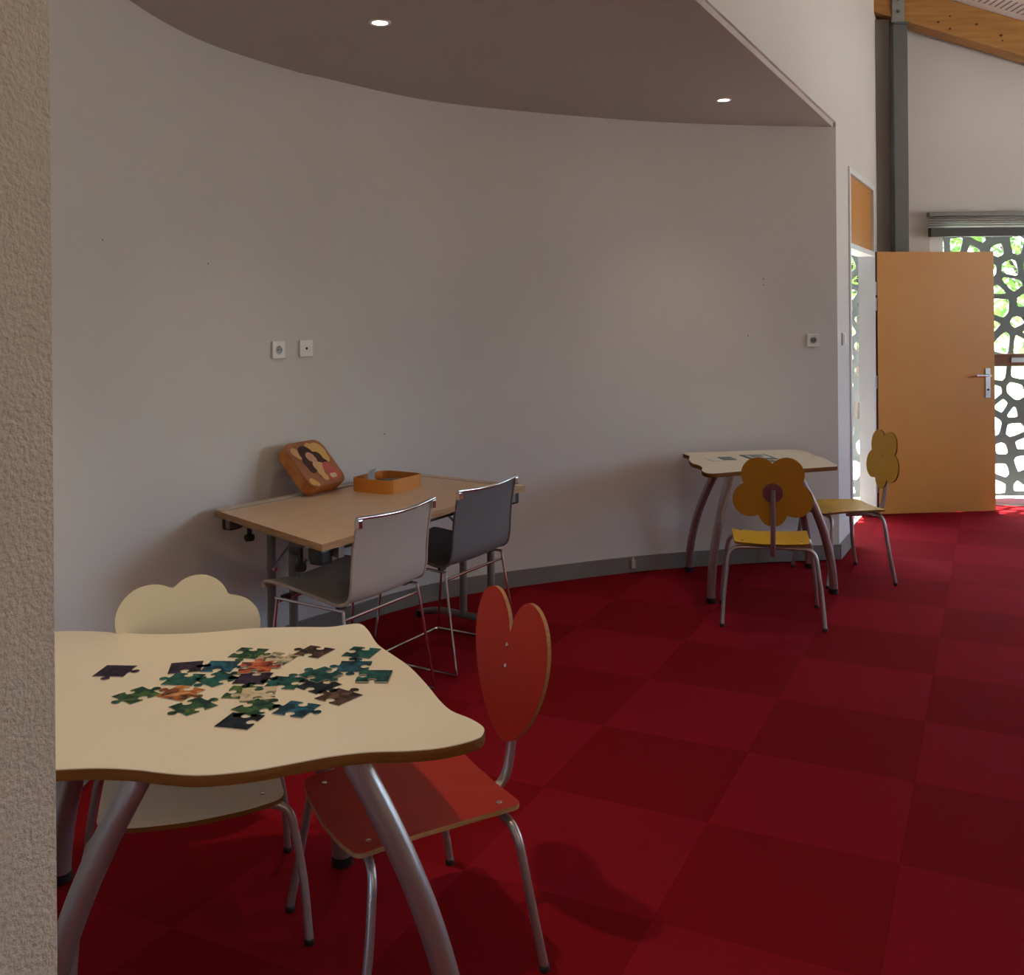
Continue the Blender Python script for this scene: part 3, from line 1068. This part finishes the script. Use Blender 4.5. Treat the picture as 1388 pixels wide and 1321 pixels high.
def kid_chair(label, loc, rotz, shape, top_m, back_m, edge_m, sw=0.385, sd=0.37, group=None, SEAT_H=0.41):
    """local frame: the sitter looks towards -y, backrest at +y"""
    t = thing('child_chair', label, 'chair', (loc[0], loc[1], 0), rotz, group)
    hw, hd = sw / 2, sd / 2
    # seat: slightly wider in front, rounded corners
    raw = fillet([(0, -hd - 0.012, 0), (hw * 0.6, -hd - 0.008, 0), (hw, -hd + 0.004, 0), (hw * 0.94, hd, 0), (-hw * 0.94, hd, 0), (-hw, -hd + 0.004, 0), (-hw * 0.6, -hd - 0.008, 0), (0, -hd - 0.012, 0)], 0.03)[:-1]
    bm = slab([(p.x, p.y) for p in raw], 0.011, 'z', 0.0, 0, 1)
    # gently dished: bend the side edges up and the front down
    bmesh.ops.triangulate(bm, faces=[f for f in bm.faces if len(f.verts) > 4])
    bmesh.ops.subdivide_edges(bm, edges=bm.edges, cuts=2, use_grid_fill=True)
    for v in bm.verts:
        v.co.z += 0.010 * (v.co.x / hw) ** 2 - 0.012 * max(0, -v.co.y / hd) ** 3
    obj('seat', bm, [top_m, edge_m], t, loc=(0, 0, SEAT_H - 0.012))
    zb = SEAT_H - 0.026
    for sx in (-1, 1):
        for sy in (-1, 1):
            y0 = sy * (hd - 0.045)
            pts = fillet([(sx * 0.02, y0, zb), (sx * (hw + 0.012), y0 + sy * 0.012, zb), (sx * (hw + 0.042), y0 + sy * 0.035, 0.16), (sx * (hw + 0.052), y0 + sy * 0.062, 0.012)], 0.055, 7)
            lg = obj('leg', tubebm(pts, 0.0105, 12), M['tube'], t, smooth=True)
            bm = bmesh.new()
            e = pts[-1]
            lathe(bm, [(0, 0), (0.011, 0), (0.0122, 0.003), (0.0122, 0.014), (0.0105, 0.016), (0, 0.016)], 12, (e.x, e.y, 0))
            obj('foot_cap', bm, M['black'], lg, smooth=True)
            bm = bmesh.new()
            lathe(bm, [(0, 0.0025), (0.005, 0.002), (0.0075, 0.0), (0, 0)], 12, (sx * (hw - 0.05), sy * (hd - 0.045), SEAT_H + 0.0062 - (0.008 if sy < 0 else 0.0)))
            obj('bolt', bm, M['chrome'], t)
    lean = 0.10
    y_s = hd + 0.055
    back = fillet([(0, 0.03, zb - 0.022), (0, y_s, zb - 0.022), (0, y_s + 0.028, 0.47), (0, y_s + 0.05, 0.69)], 0.06, 8)
    obj('back_tube', tubebm(back, 0.0125, 12), M['tube'], t, smooth=True)
    bc = {'flower': 0.675, 'heart': 0.655, 'cloud': 0.64}[shape]
    if shape == 'flower':
        R_, rp = 0.112, 0.083
        cs = [(R_ * math.cos(math.radians(a)), R_ * math.sin(math.radians(a)), rp) for a in (54, 126, 198, -18)] + [(0, -0.10, 0.066), (0, 0, 0.09)]
        ol = union_outline(cs, (0, 0), 120)
    elif shape == 'heart':
        half = [(0.0, 0.052), (0.022, 0.105), (0.07, 0.146), (0.125, 0.146), (0.172, 0.108), (0.192, 0.04), (0.182, -0.035), (0.148, -0.108), (0.098, -0.168), (0.045, -0.206), (0.0, -0.222)]
        hp_ = spline([(x, z, 0) for x, z in half], 5)
        ol = [(p.x, p.y) for p in hp_] + [(-p.x, p.y) for p in hp_[-2:0:-1]]
    else:
        cs = [(-0.095, 0.048, 0.097), (0.03, 0.076, 0.085), (0.118, 0.012, 0.083), (-0.125, -0.085, 0.085), (-0.03, -0.085, 0.11), (0.06, -0.075, 0.10), (0, 0, 0.10)]
        ol = union_outline(cs, (0.0, 0.0), 140)
    bm = slab(ol, 0.012, 'y', 0.001, 0, 1)
    b = obj('backrest', bm, [back_m, edge_m], t)
    b.location = (0, y_s + 0.028 - 0.0085, bc)
    b.rotation_euler = (-lean, 0, 0)
    if shape == 'flower':
        bm = bmesh.new()
        lathe(bm, [(0, 0.003), (0.047, 0.003), (0.048, 0.002), (0.048, 0), (0, 0)], 28)
        bmesh.ops.rotate(bm, verts=bm.verts, cent=(0, 0, 0), matrix=Matrix.Rotation(-PI / 2, 3, 'X'))
        obj('flower_disc', bm, M['purple'], b, loc=(0, 0.0062, 0.0))
    for (x, z) in {'heart': ((-0.012, 0.02), (-0.012, -0.035)), 'flower': ((0, 0.025), (0, -0.03)), 'cloud': ((0, -0.085), (0, -0.135))}[shape]:
        bm = bmesh.new()
        lathe(bm, [(0, 0.0025), (0.0045, 0.002), (0.007, 0.0), (0, 0)], 12)
        bmesh.ops.rotate(bm, verts=bm.verts, cent=(0, 0, 0), matrix=Matrix.Rotation(PI / 2, 3, 'X'))
        obj('bolt', bm, M['chrome'], b, loc=(x, -0.0062, z))
    return t


def rot_for(bx, by):
    """turns local +y (the back) into the plan direction bx, by"""
    return math.atan2(-bx, by)


G_ = 'child chairs with shaped backs'
kid_chair('red child chair with heart shaped back, at the right side of the puzzle table', (-0.262, 2.45), rot_for(0.88, 0.475), 'heart', M['red'], M['red'], M['ply'], 0.42, 0.42, G_, 0.36)
kid_chair('cream child chair with cloud shaped back, behind the puzzle table', (-0.835, 2.56), rot_for(-0.33, 0.944), 'cloud', M['cloud'], M['cloud'], M['edge'], 0.43, 0.42, G_, 0.36)
kid_chair('yellow flower backed child chair seen from behind, pushed to the far small table', (1.305, 5.07), rot_for(-0.2, -0.98), 'flower', M['yellow'], M['yellow_backlit'], M['edge'], 0.385, 0.37, G_)
kid_chair('yellow flower backed child chair seen from the side, before the orange door', (1.93, 5.86), rot_for(0.99, 0.12), 'flower', M['yellow'], M['yellow'], M['edge'], 0.385, 0.37, G_)


# ------------------------------------------------------------------ folding desk
HD = 0.73
DA, DB, DC, DD = Vector((-1.262, 4.205)), Vector(W(444, 739, HD)) + Vector((-0.022, 0.013)), Vector(W(718, 658, HD)) + Vector((-0.022, 0.013)), Vector((-0.545, 5.20))
desk = thing('folding_table', 'beech topped folding table on grey legs against the curved wall', 'table', (0, 0, 0))
dcen = (DA + DB + DC + DD) / 4
desk.location = (dcen.x, dcen.y, 0)


def dl(p, z=0.0):
    return (p.x - dcen.x, p.y - dcen.y, z)


bm = bmesh.new()
quadbox(bm, [dl(p)[:2] for p in (DA, DB, DC, DD)], HD - 0.026, HD)
for f in bm.faces:
    if abs(f.normal.z) < 0.5:
        f.material_index = 1
bm.normal_update()
for f in bm.faces:
    f.material_index = 0 if abs(f.normal.z) > 0.5 else 1
obj('tabletop', bm, [M['maple'], M['deskedge']], desk)
ud = (DC - DB).normalized()
nd = Vector((-ud.y, ud.x))


def inset_line(a, b, toward, d0, d1):
    i = (toward - (a + b) / 2).normalized()
    return [a + i * d0, b + i * d0, b + i * d1, a + i * d1]


ctr = dcen
bm = bmesh.new()
quadbox(bm, [dl(p)[:2] for p in inset_line(DA, DD, ctr, 0.002, 0.05)], HD + 0.0002, HD + 0.004)
obj('rear_strip', bm, M['strip'], desk)
bm = bmesh.new()
quadbox(bm, [dl(p)[:2] for p in inset_line(DC, DD, ctr, 0.055, 0.062)], HD + 0.0002, HD + 0.0012)
quadbox(bm, [dl(p)[:2] for p in inset_line(DA, DD, ctr, 0.051, 0.057)], HD + 0.0002, HD + 0.0012)
obj('groove', bm, M['frame'], desk)
bm = bmesh.new()
for (a, b, d) in ((DB, DC, 0.10), (DA, DD, 0.10), (DA, DB, 0.10), (DC, DD, 0.10)):
    q = inset_line(a, b, ctr, d - 0.015, d + 0.015)
    quadbox(bm, [dl(p)[:2] for p in q], HD - 0.066, HD - 0.0265)
obj('under_rail', bm, M['frame'], desk)


def end_frame(a, b, ts_, inset, zt):
    i = ud if (a - DA).length < 0.01 else -ud
    out = []
    for k, tt in enumerate(ts_):
        p = a.lerp(b, tt) + i * inset
        lg = obj('leg', tubebm([dl(p, zt), dl(p, 0.06)], 0.0185, 14), M['frame'], desk, smooth=True)
        out.append((p, lg))
    p0 = a.lerp(b, 0.12) + i * inset
    p1 = a.lerp(b, 0.90) + i * inset
    bm = bmesh.new()
    tube(bm, fillet([dl(p0, 0.022), dl(p0.lerp(p1, 0.2), 0.055), dl(p0.lerp(p1, 0.8), 0.055), dl(p1, 0.022)], 0.06), 0.017, 12)
    foot = obj('foot_bar', bm, M['frame'], desk, smooth=True)
    for p in (p0, p1):
        bm = bmesh.new()
        lathe(bm, [(0, 0), (0.02, 0), (0.024, 0.006), (0.022, 0.032), (0, 0.036)], 14, dl(p))
        obj('glide', bm, M['black'], foot, smooth=True)
    return out


L1 = end_frame(DA, DB, (0.257, 0.47), 0.18, HD - 0.066)
L2 = end_frame(DD, DC, (0.50, 0.735), 0.02, HD - 0.0265)
for (p, lg), ln in ((L1[0], 0.24), (L1[1], 0.24), (L2[0], -0.24), (L2[1], -0.24)):
    q = p + ud * ln
    obj('brace', tubebm([dl(p + ud * 0.02 * (1 if ln > 0 else -1), HD - 0.24), dl(q, HD - 0.068)], 0.007, 8), M['frame'], desk)
    bm = bmesh.new()
    tube(bm, [dl(p - nd * 0.026, HD - 0.245), dl(p + nd * 0.026, HD - 0.245)], 0.011, 10)
    obj('brace_knuckle', bm, M['chrome'], desk)
# black clamps and knobs under the corners
for a, i1, i2 in ((DA, ud, -nd), (DB, ud, nd), (DC, -ud, nd), (DD, -ud, -nd)):
    for s, d in ((0, 0.05), (1, 0.15)):
        p = a + (i1 * 0.05 + i2 * d)
        bm = boxbm(-0.035, 0.035, -0.028, 0.028, HD - 0.085 if s == 0 else HD - 0.06, HD - 0.0268, 0.012)
        k = obj('clamp', bm, M['black'], desk, loc=dl(p))
        k.rotation_euler = (0, 0, math.atan2(ud.y, ud.x))
        if s == 1:
            bm = bmesh.new()
            lathe(bm, [(0, -0.062), (0.018, -0.062), (0.022, -0.055), (0.022, -0.04), (0.010, -0.034), (0.010, 0), (0, 0)], 14, (0, 0, HD - 0.0605))
            obj('knob', bm, M['black'], k, smooth=True)

# ------------------------------------------------------------------ puzzle box lid leaning on the wall, and its tray
a2 = Vector(W(407, 674, HD))
b2 = Vector(W(459, 661, HD))
wl = 0.265
du = (b2 - a2).normalized()
mid = (a2 + b2) / 2
lid = thing('puzzle_box_lid', 'printed orange brown puzzle box lid leaning on the wall atop the folding table', 'box', (mid.x, mid.y, HD + 0.0005), math.atan2(du.y, du.x))


def rrect(w, h, r, n=5):
    out = []
    for cx, cy, a0 in ((w / 2 - r, h / 2 - r, 0), (-w / 2 + r, h / 2 - r, 90), (-w / 2 + r, -h / 2 + r, 180), (w / 2 - r, -h / 2 + r, 270)):
        for k in range(n + 1):
            a = math.radians(a0 + 90 * k / n)
            out.append((cx + r * math.cos(a), cy + r * math.sin(a)))
    return out


LEAN = math.radians(43)
lid_h = 0.255
TL_ = 0.062
hold = obj('lid_shell', slab(rrect(wl, lid_h, 0.045), TL_, 'y', 0.003, 0, 1), [M['lid_face'], M['lid_side']], lid)
hold.rotation_euler = (-LEAN, 0, 0)
cz_ = math.cos(LEAN) * lid_h / 2 + math.sin(LEAN) * TL_ / 2
hold.location = (0, math.sin(LEAN) * lid_h / 2 - 0.04, cz_ + 0.001)


def print_shape(name, circles, center, m, layer):
    ol = union_outline(circles, center, 40)
    bm = bmesh.new()
    bm.faces.new([bm.verts.new((p[0], -TL_ / 2 - 0.0003 * layer, p[1])) for p in ol])
    return obj(name, bm, m, hold)


print_shape('printed_arc', [(0.07, 0.06, 0.05), (0.03, 0.085, 0.03), (0.085, 0.02, 0.03), (0.06, 0.05, 0.05)], (0.06, 0.05), M['p_gold'], 1)
print_shape('printed_lamp', [(-0.085, 0.075, 0.025), (-0.07, 0.05, 0.022), (-0.08, 0.06, 0.02)], (-0.08, 0.06), M['p_peach'], 1)
print_shape('printed_hair', [(-0.02, 0.055, 0.048), (-0.045, 0.01, 0.035), (-0.05, -0.03, 0.025), (0.04, 0.03, 0.03), (0.065, -0.005, 0.02), (0, 0.03, 0.04)], (-0.005, 0.03), M['p_hair'], 2)
print_shape('printed_face', [(-0.008, 0.035, 0.028), (0.0, 0.02, 0.022), (-0.006, 0.03, 0.02)], (-0.006, 0.03), M['p_skin'], 3)
print_shape('printed_arm', [(0.0, -0.02, 0.03), (-0.005, -0.055, 0.022), (0.0, -0.085, 0.02), (0.025, -0.02, 0.02), (0, -0.045, 0.02)], (0, -0.045), M['p_peach'], 3)
print_shape('printed_dress', [(0.06, -0.04, 0.035), (0.085, -0.075, 0.03), (0.05, -0.085, 0.028), (0.065, -0.06, 0.03)], (0.065, -0.06), M['p_rose'], 4)
print_shape('printed_cloth', [(0.05, -0.085, 0.014), (0.07, -0.083, 0.012), (0.06, -0.085, 0.012)], (0.06, -0.085), M['p_cream'], 5)
print_shape('printed_border', [(-0.10, -0.095, 0.02), (-0.08, -0.11, 0.014), (-0.09, -0.1, 0.015)], (-0.09, -0.1), M['p_gold'], 1)

tc = Vector(W(531, 669, HD))
t0 = (Vector(W(483, 663, HD)) + Vector(W(567, 661, HD))) / 2
tray = thing('puzzle_tray', 'open orange box tray with loose dark pieces on the folding table', 'box', (t0.x, t0.y, HD + 0.0005), math.atan2(ud.y, ud.x))
ow, oh, tz = 0.27, 0.235, 0.062
bm = bmesh.new()
ro = rrect(ow, oh, 0.045)
ri = rrect(ow - 0.012, oh - 0.012, 0.04)
n = len(ro)
V = [[bm.verts.new((p[0], p[1], z)) for p in P] for P, z in ((ro, 0), (ro, tz), (ri, tz), (ri, 0.004))]
for k in range(3):
    for i in range(n):
        f = bm.faces.new((V[k][i], V[k][(i + 1) % n], V[k + 1][(i + 1) % n], V[k + 1][i]))
        f.material_index = 1 if k == 2 else 0
bm.faces.new(V[0][::-1])
f = bm.faces.new(V[3]); f.material_index = 1
obj('tray_shell', bm, [M['tray'], M['tray_in']], tray)
bm = bmesh.new()
rnd = random.Random(5)
for k in range(26):
    x, y = rnd.uniform(-0.10, 0.10), rnd.uniform(-0.085, 0.085)
    vv = box(bm, -0.022, 0.022, -0.018, 0.018, 0, 0.003)
    bmesh.ops.transform(bm, matrix=Matrix.Translation((x, y, 0.02 + 0.012 * rnd.random())) @ Matrix.Rotation(rnd.uniform(0, 3), 4, 'Z') @ Matrix.Rotation(rnd.uniform(-0.4, 0.4), 4, 'X'), verts=vv)
heap = tag(obj('puzzle_pieces', bm, M['teal']), 'loose heap of dark puzzle pieces lying in the orange tray', 'puzzle pieces')
heap['kind'] = 'stuff'
heap.location = (t0.x, t0.y, HD + 0.0005)
heap.rotation_euler = (0, 0, math.atan2(ud.y, ud.x))
bm = bmesh.new()
cols = []
for k in range(9):
    q = k / 8
    cols.append([bm.verts.new((-0.06 + 0.05 * w_, 0.055 + 0.015 * math.sin(q * 3), 0.02 + 0.07 * q + 0.004 * w_)) for w_ in (0, 1)])
for a, b in zip(cols, cols[1:]):
    bm.faces.new((a[0], a[1], b[1], b[0]))
bmesh.ops.solidify(bm, geom=list(bm.faces), thickness=0.0012)
sl = tag(obj('paper_slip', bm, M['plasticbag'], None), 'pale bluish slip of paper standing up in the orange tray', 'paper')
sl.location = (t0.x, t0.y, HD + 0.0005)
sl.rotation_euler = (0, 0, math.atan2(ud.y, ud.x))


# ------------------------------------------------------------------ sling chairs
def sling_chair(label, loc, rotz, m):
    t = thing('sling_chair', label, 'chair', (loc[0], loc[1], 0), rotz, 'sling chairs at the folding table')
    prof = spline([(0, -0.235, 0.475), (0, -0.225, 0.502), (0, -0.10, 0.492), (0, 0.06, 0.468), (0, 0.14, 0.456), (0, 0.19, 0.475), (0, 0.207, 0.525), (0, 0.212, 0.60), (0, 0.222, 0.69), (0, 0.243, 0.785)], 5)
    hw = 0.235
    bm = bmesh.new()
    NX = 8
    rows = []
    for p in prof:
        row = []
        for k in range(NX + 1):
            s = -1 + 2 * k / NX
            sag = 0.020 * (1 - s * s)
            back = max(0.0, min(1.0, (p.z - 0.38) / 0.1)) if p.y > 0.1 else 0.0
            row.append(bm.verts.new((s * hw, p.y + sag * back, p.z - sag * (1 - back))))
        rows.append(row)
    for a, b in zip(rows, rows[1:]):
        for k in range(NX):
            bm.faces.new((a[k], a[k + 1], b[k + 1], b[k]))
    bmesh.ops.recalc_face_normals(bm, faces=bm.faces)
    bmesh.ops.solidify(bm, geom=list(bm.faces), thickness=0.006)
    sl_ = obj('sling', bm, m, t, smooth=True)
    for s in (-1, 1):
        obj('hem', tubebm([(s * (hw + 0.001), p.y, p.z) for p in prof], 0.0065, 8), m, sl_, smooth=True)
    obj('top_rod', tubebm(spline([(-hw - 0.012, 0.245, 0.793), (-hw * 0.5, 0.260, 0.786), (0, 0.266, 0.783), (hw * 0.5, 0.260, 0.786), (hw + 0.012, 0.245, 0.793)], 5), 0.0075, 10), M['chrome'], t, smooth=True)
    for s in (-1, 1):
        obj('end_clip', boxbm(s * hw - 0.012, s * hw + 0.012, 0.232, 0.256, 0.755, 0.788, 0.004), M['chrome'], t)
        obj('leg', tubebm([(s * 0.232, 0.165, 0.435), (s * 0.252, 0.235, 0.012)], 0.006, 10), M['chrome'], t)
        obj('leg', tubebm([(s * 0.232, -0.17, 0.442), (s * 0.252, -0.215, 0.012)], 0.006, 10), M['chrome'], t)
        obj('skid', tubebm([(s * 0.252, 0.238, 0.0075), (s * 0.252, -0.222, 0.0075)], 0.0062, 10), M['chrome'], t)
        obj('side_rod', tubebm([(s * 0.232, -0.18, 0.442), (s * 0.232, 0.17, 0.435)], 0.006, 10), M['chrome'], t)
        for y in (-0.15, 0.13):
            obj('bracket', boxbm(s * 0.205 - 0.022, s * 0.205 + 0.022, y - 0.008, y + 0.008, 0.433, 0.454, 0.003), M['black'], t)
    obj('cross_rod', tubebm([(-0.232, 0.165, 0.40), (0.232, 0.165, 0.40)], 0.006, 10), M['chrome'], t)
    obj('cross_rod', tubebm([(-0.232, -0.165, 0.43), (0.232, -0.165, 0.43)], 0.006, 10), M['chrome'], t)
    obj('skid', tubebm([(-0.252, -0.222, 0.0075), (0.252, -0.222, 0.0075)], 0.0062, 10), M['chrome'], t)
    return t


FB = Vector((0.8588, -0.5125))           # direction of the chair backs, away from the table
rz = rot_for(FB.x, FB.y)
sling_chair('beige sling chair on thin chrome legs at the near end of the folding table', (-0.663, 4.008), rz, M['mesh_beige'])
sling_chair('dark grey sling chair on thin chrome legs at the far end of the folding table', (-0.321, 4.582), rz, M['mesh_grey'])


# ------------------------------------------------------------------ puzzle pieces on the front table
def puzzle_mat(name, c1, c2, c3, sc=28.0):
    m = bpy.data.materials.new(name)
    m.use_nodes = True
    nt = m.node_tree
    b = nt.nodes['Principled BSDF']
    b.inputs['Roughness'].default_value = 0.65
    b.inputs['Specular IOR Level'].default_value = 0.15
    tcn = nt.nodes.new('ShaderNodeTexCoord')
    oi = nt.nodes.new('ShaderNodeObjectInfo')
    ad = nt.nodes.new('ShaderNodeVectorMath')
    ad.operation = 'MULTIPLY_ADD'
    ad.inputs[1].default_value = (1, 1, 1)
    cb = nt.nodes.new('ShaderNodeCombineXYZ')
    for i in range(3):
        nt.links.new(oi.outputs['Random'], cb.inputs[i])
    nt.links.new(tcn.outputs['Object'], ad.inputs[0])
    nt.links.new(cb.outputs[0], ad.inputs[2])
    nz = nt.nodes.new('ShaderNodeTexNoise')
    nz.inputs['Scale'].default_value = sc
    nz.inputs['Detail'].default_value = 3
    nz.inputs['Distortion'].default_value = 1.2
    nt.links.new(ad.outputs[0], nz.inputs['Vector'])
    rp = nt.nodes.new('ShaderNodeValToRGB')
    e = rp.color_ramp.elements
    e[0].position, e[0].color = 0.36, (*c1, 1)
    e[1].position, e[1].color = 0.66, (*c3, 1)
    q = e.new(0.5)
    q.color = (*c2, 1)
    nt.links.new(nz.outputs[0], rp.inputs[0])
    nt.links.new(rp.outputs[0], b.inputs['Base Color'])
    return m


PM = {
    'purple': puzzle_mat('print_purple', (0.012, 0.010, 0.02), (0.03, 0.022, 0.045), (0.05, 0.03, 0.06)),
    'navy': puzzle_mat('print_navy', (0.006, 0.010, 0.016), (0.012, 0.018, 0.03), (0.02, 0.035, 0.055)),
    'green': puzzle_mat('print_green', (0.008, 0.03, 0.025), (0.02, 0.075, 0.045), (0.10, 0.16, 0.04)),
    'teal': puzzle_mat('print_teal', (0.008, 0.03, 0.035), (0.012, 0.085, 0.085), (0.03, 0.13, 0.09)),
    'blue': puzzle_mat('print_blue', (0.008, 0.022, 0.04), (0.015, 0.06, 0.09), (0.02, 0.14, 0.22)),
    'orange': puzzle_mat('print_orange', (0.02, 0.03, 0.03), (0.42, 0.12, 0.03), (0.55, 0.36, 0.18)),
    'red': puzzle_mat('print_red', (0.06, 0.02, 0.03), (0.45, 0.07, 0.03), (0.55, 0.20, 0.10)),
    'pale': puzzle_mat('print_pale', (0.05, 0.06, 0.05), (0.50, 0.42, 0.28), (0.58, 0.50, 0.36)),
    'brown': puzzle_mat('print_brown', (0.012, 0.014, 0.02), (0.06, 0.035, 0.03), (0.14, 0.08, 0.06)),
}
M['pcard'] = mat('grey_card_edge', (0.50, 0.46, 0.40), 0.8)


def side(kind, s):
    """one side of a jigsaw piece from (-s/2) to (s/2) along x, outward = +y"""
    if kind == 0:
        return [(-s / 2, 0)]
    k = kind
    nk, hd_ = s * 0.075, s * 0.145
    pts = [(-s / 2, 0), (-s * 0.2, -0.012 * s * k), (-nk * 1.3, 0.0), (-nk, s * 0.05 * k)]
    for a in range(-3, 10):
        an = math.radians(205 - a * 38.0 + 0) if False else None
    cy = s * 0.165 * k
    for q in range(9):
        a = math.radians(215 - q * (250 / 8))
        pts.append((hd_ * math.cos(a), cy + hd_ * 0.85 * math.sin(a) * k))
    pts += [(nk, s * 0.05 * k), (nk * 1.3, 0.0), (s * 0.2, -0.012 * s * k)]
    return pts


def piece_outline(sides, s):
    out = []
    for i, k in enumerate(sides):
        a = -i * PI / 2
        ca, sa = math.cos(a), math.sin(a)
        for (x, y) in side(k, s):
            x2, y2 = x, y + s / 2
            out.append((x2 * ca - y2 * sa, x2 * sa + y2 * ca))
    return out


PIECES = [  # column, row, turn, sides, print, layer, label
    (156, 910, 4, (0, 1, 1, 0), 'purple', 0, 'dark purple puzzle piece lying alone at the left of the table'),
    (185, 943, 38, (1, -1, 1, -1), 'green', 0, 'green puzzle piece with tabs, alone below the lone purple one'),
    (252, 905, -12, (0, 1, -1, 0), 'purple', 0, 'purple puzzle piece at the upper left of the heap'),
    (249, 921.5, 8, (-1, 0, 0, 1), 'teal', 0, 'teal puzzle piece directly below the purple one at upper left'),
    (245, 940, 24, (-1, 1, 0, 1), 'orange', 0, 'puzzle piece with an orange patch, left of the heap'),
    (262, 958, 42, (1, -1, 1, -1), 'green', 0, 'green four armed puzzle piece at the lower left of the heap'),
    (294, 921, 40, (1, -1, 1, -1), 'teal', 0, 'teal puzzle piece set cornerwise left of the middle of the heap'),
    (299, 904, 4, (0, 1, -1, 1), 'blue', 0, 'dark blue puzzle piece with a straight top edge, upper middle'),
    (337, 886, 12, (-1, 1, 1, -1), 'green', 0, 'dark green puzzle piece at the top of the heap'),
    (378, 893, 20, (-1, 0, -1, 1), 'pale', 0, 'whitish puzzle piece right of the topmost green one'),
    (426, 884, 24, (-1, 0, -1, 1), 'brown', 0, 'cream and brown puzzle piece at the upper right, apart from the heap'),
    (347, 906, -6, (1, 1, -1, -1), 'red', 1, 'orange red puzzle piece in the middle of the heap'),
    (343, 920, 4, (-1, 1, 1, 1), 'purple', 0, 'dark purple puzzle piece just below the orange red one'),
    (386, 926, 10, (1, -1, -1, 1), 'teal', 0, 'teal puzzle piece right of the middle of the heap'),
    (330, 939, 6, (1, -1, 0, -1), 'green', 0, 'green puzzle piece low in the middle, left of the beige one'),
    (350, 942, -10, (-1, -1, -1, 1), 'pale', 1, 'beige puzzle piece low in the middle of the heap'),
    (347, 960, 35, (1, -1, 1, -1), 'green', 0, 'dark green puzzle piece just above the lowest black one'),
    (325, 978, 14, (-1, -1, 0, 0), 'navy', 0, 'black navy puzzle piece nearest the front table edge'),
    (402, 962, 20, (-1, 1, -1, 1), 'blue', 0, 'bright blue puzzle piece with navy edges at the lower right'),
    (432, 930, 38, (-1, 1, -1, 1), 'navy', 0, 'navy puzzle piece at the right of the heap, under a green one'),
    (435, 916, 44, (-1, 1, -1, 1), 'teal', 1, 'green topped puzzle piece overlapping the navy one at right'),
    (459, 945, 35, (1, 0, -1, 1), 'brown', 0, 'dark brown puzzle piece furthest to the lower right'),
    (490, 885, 16, (-1, 0, 1, -1), 'teal', 0, 'teal puzzle piece closest to the far right table corner'),
    (480, 904, 2, (1, -1, 1, 1), 'blue', 0, 'blue puzzle piece in the right hand pair, left one'),
    (507, 918, 2, (0, 0, -1, -1), 'teal', 1, 'dark teal puzzle piece with straight edges, furthest right of all'),
]
PS = 0.078
for (u, v, rt, sd_, pm, layer, lab) in PIECES:
    x, y = W(u, v, HT)
    z = HT + 0.0003 + layer * 0.0023
    bm = slab(piece_outline(sd_, PS), 0.002, 'z', 0.0, 0, 1)
    o = tag(obj('puzzle_piece', bm, [PM[pm], M['pcard']]), lab, 'puzzle piece', 'puzzle pieces on the front table')
    o.location = (x, y, z)
    o.rotation_euler = (0, 0, math.radians(-rt))
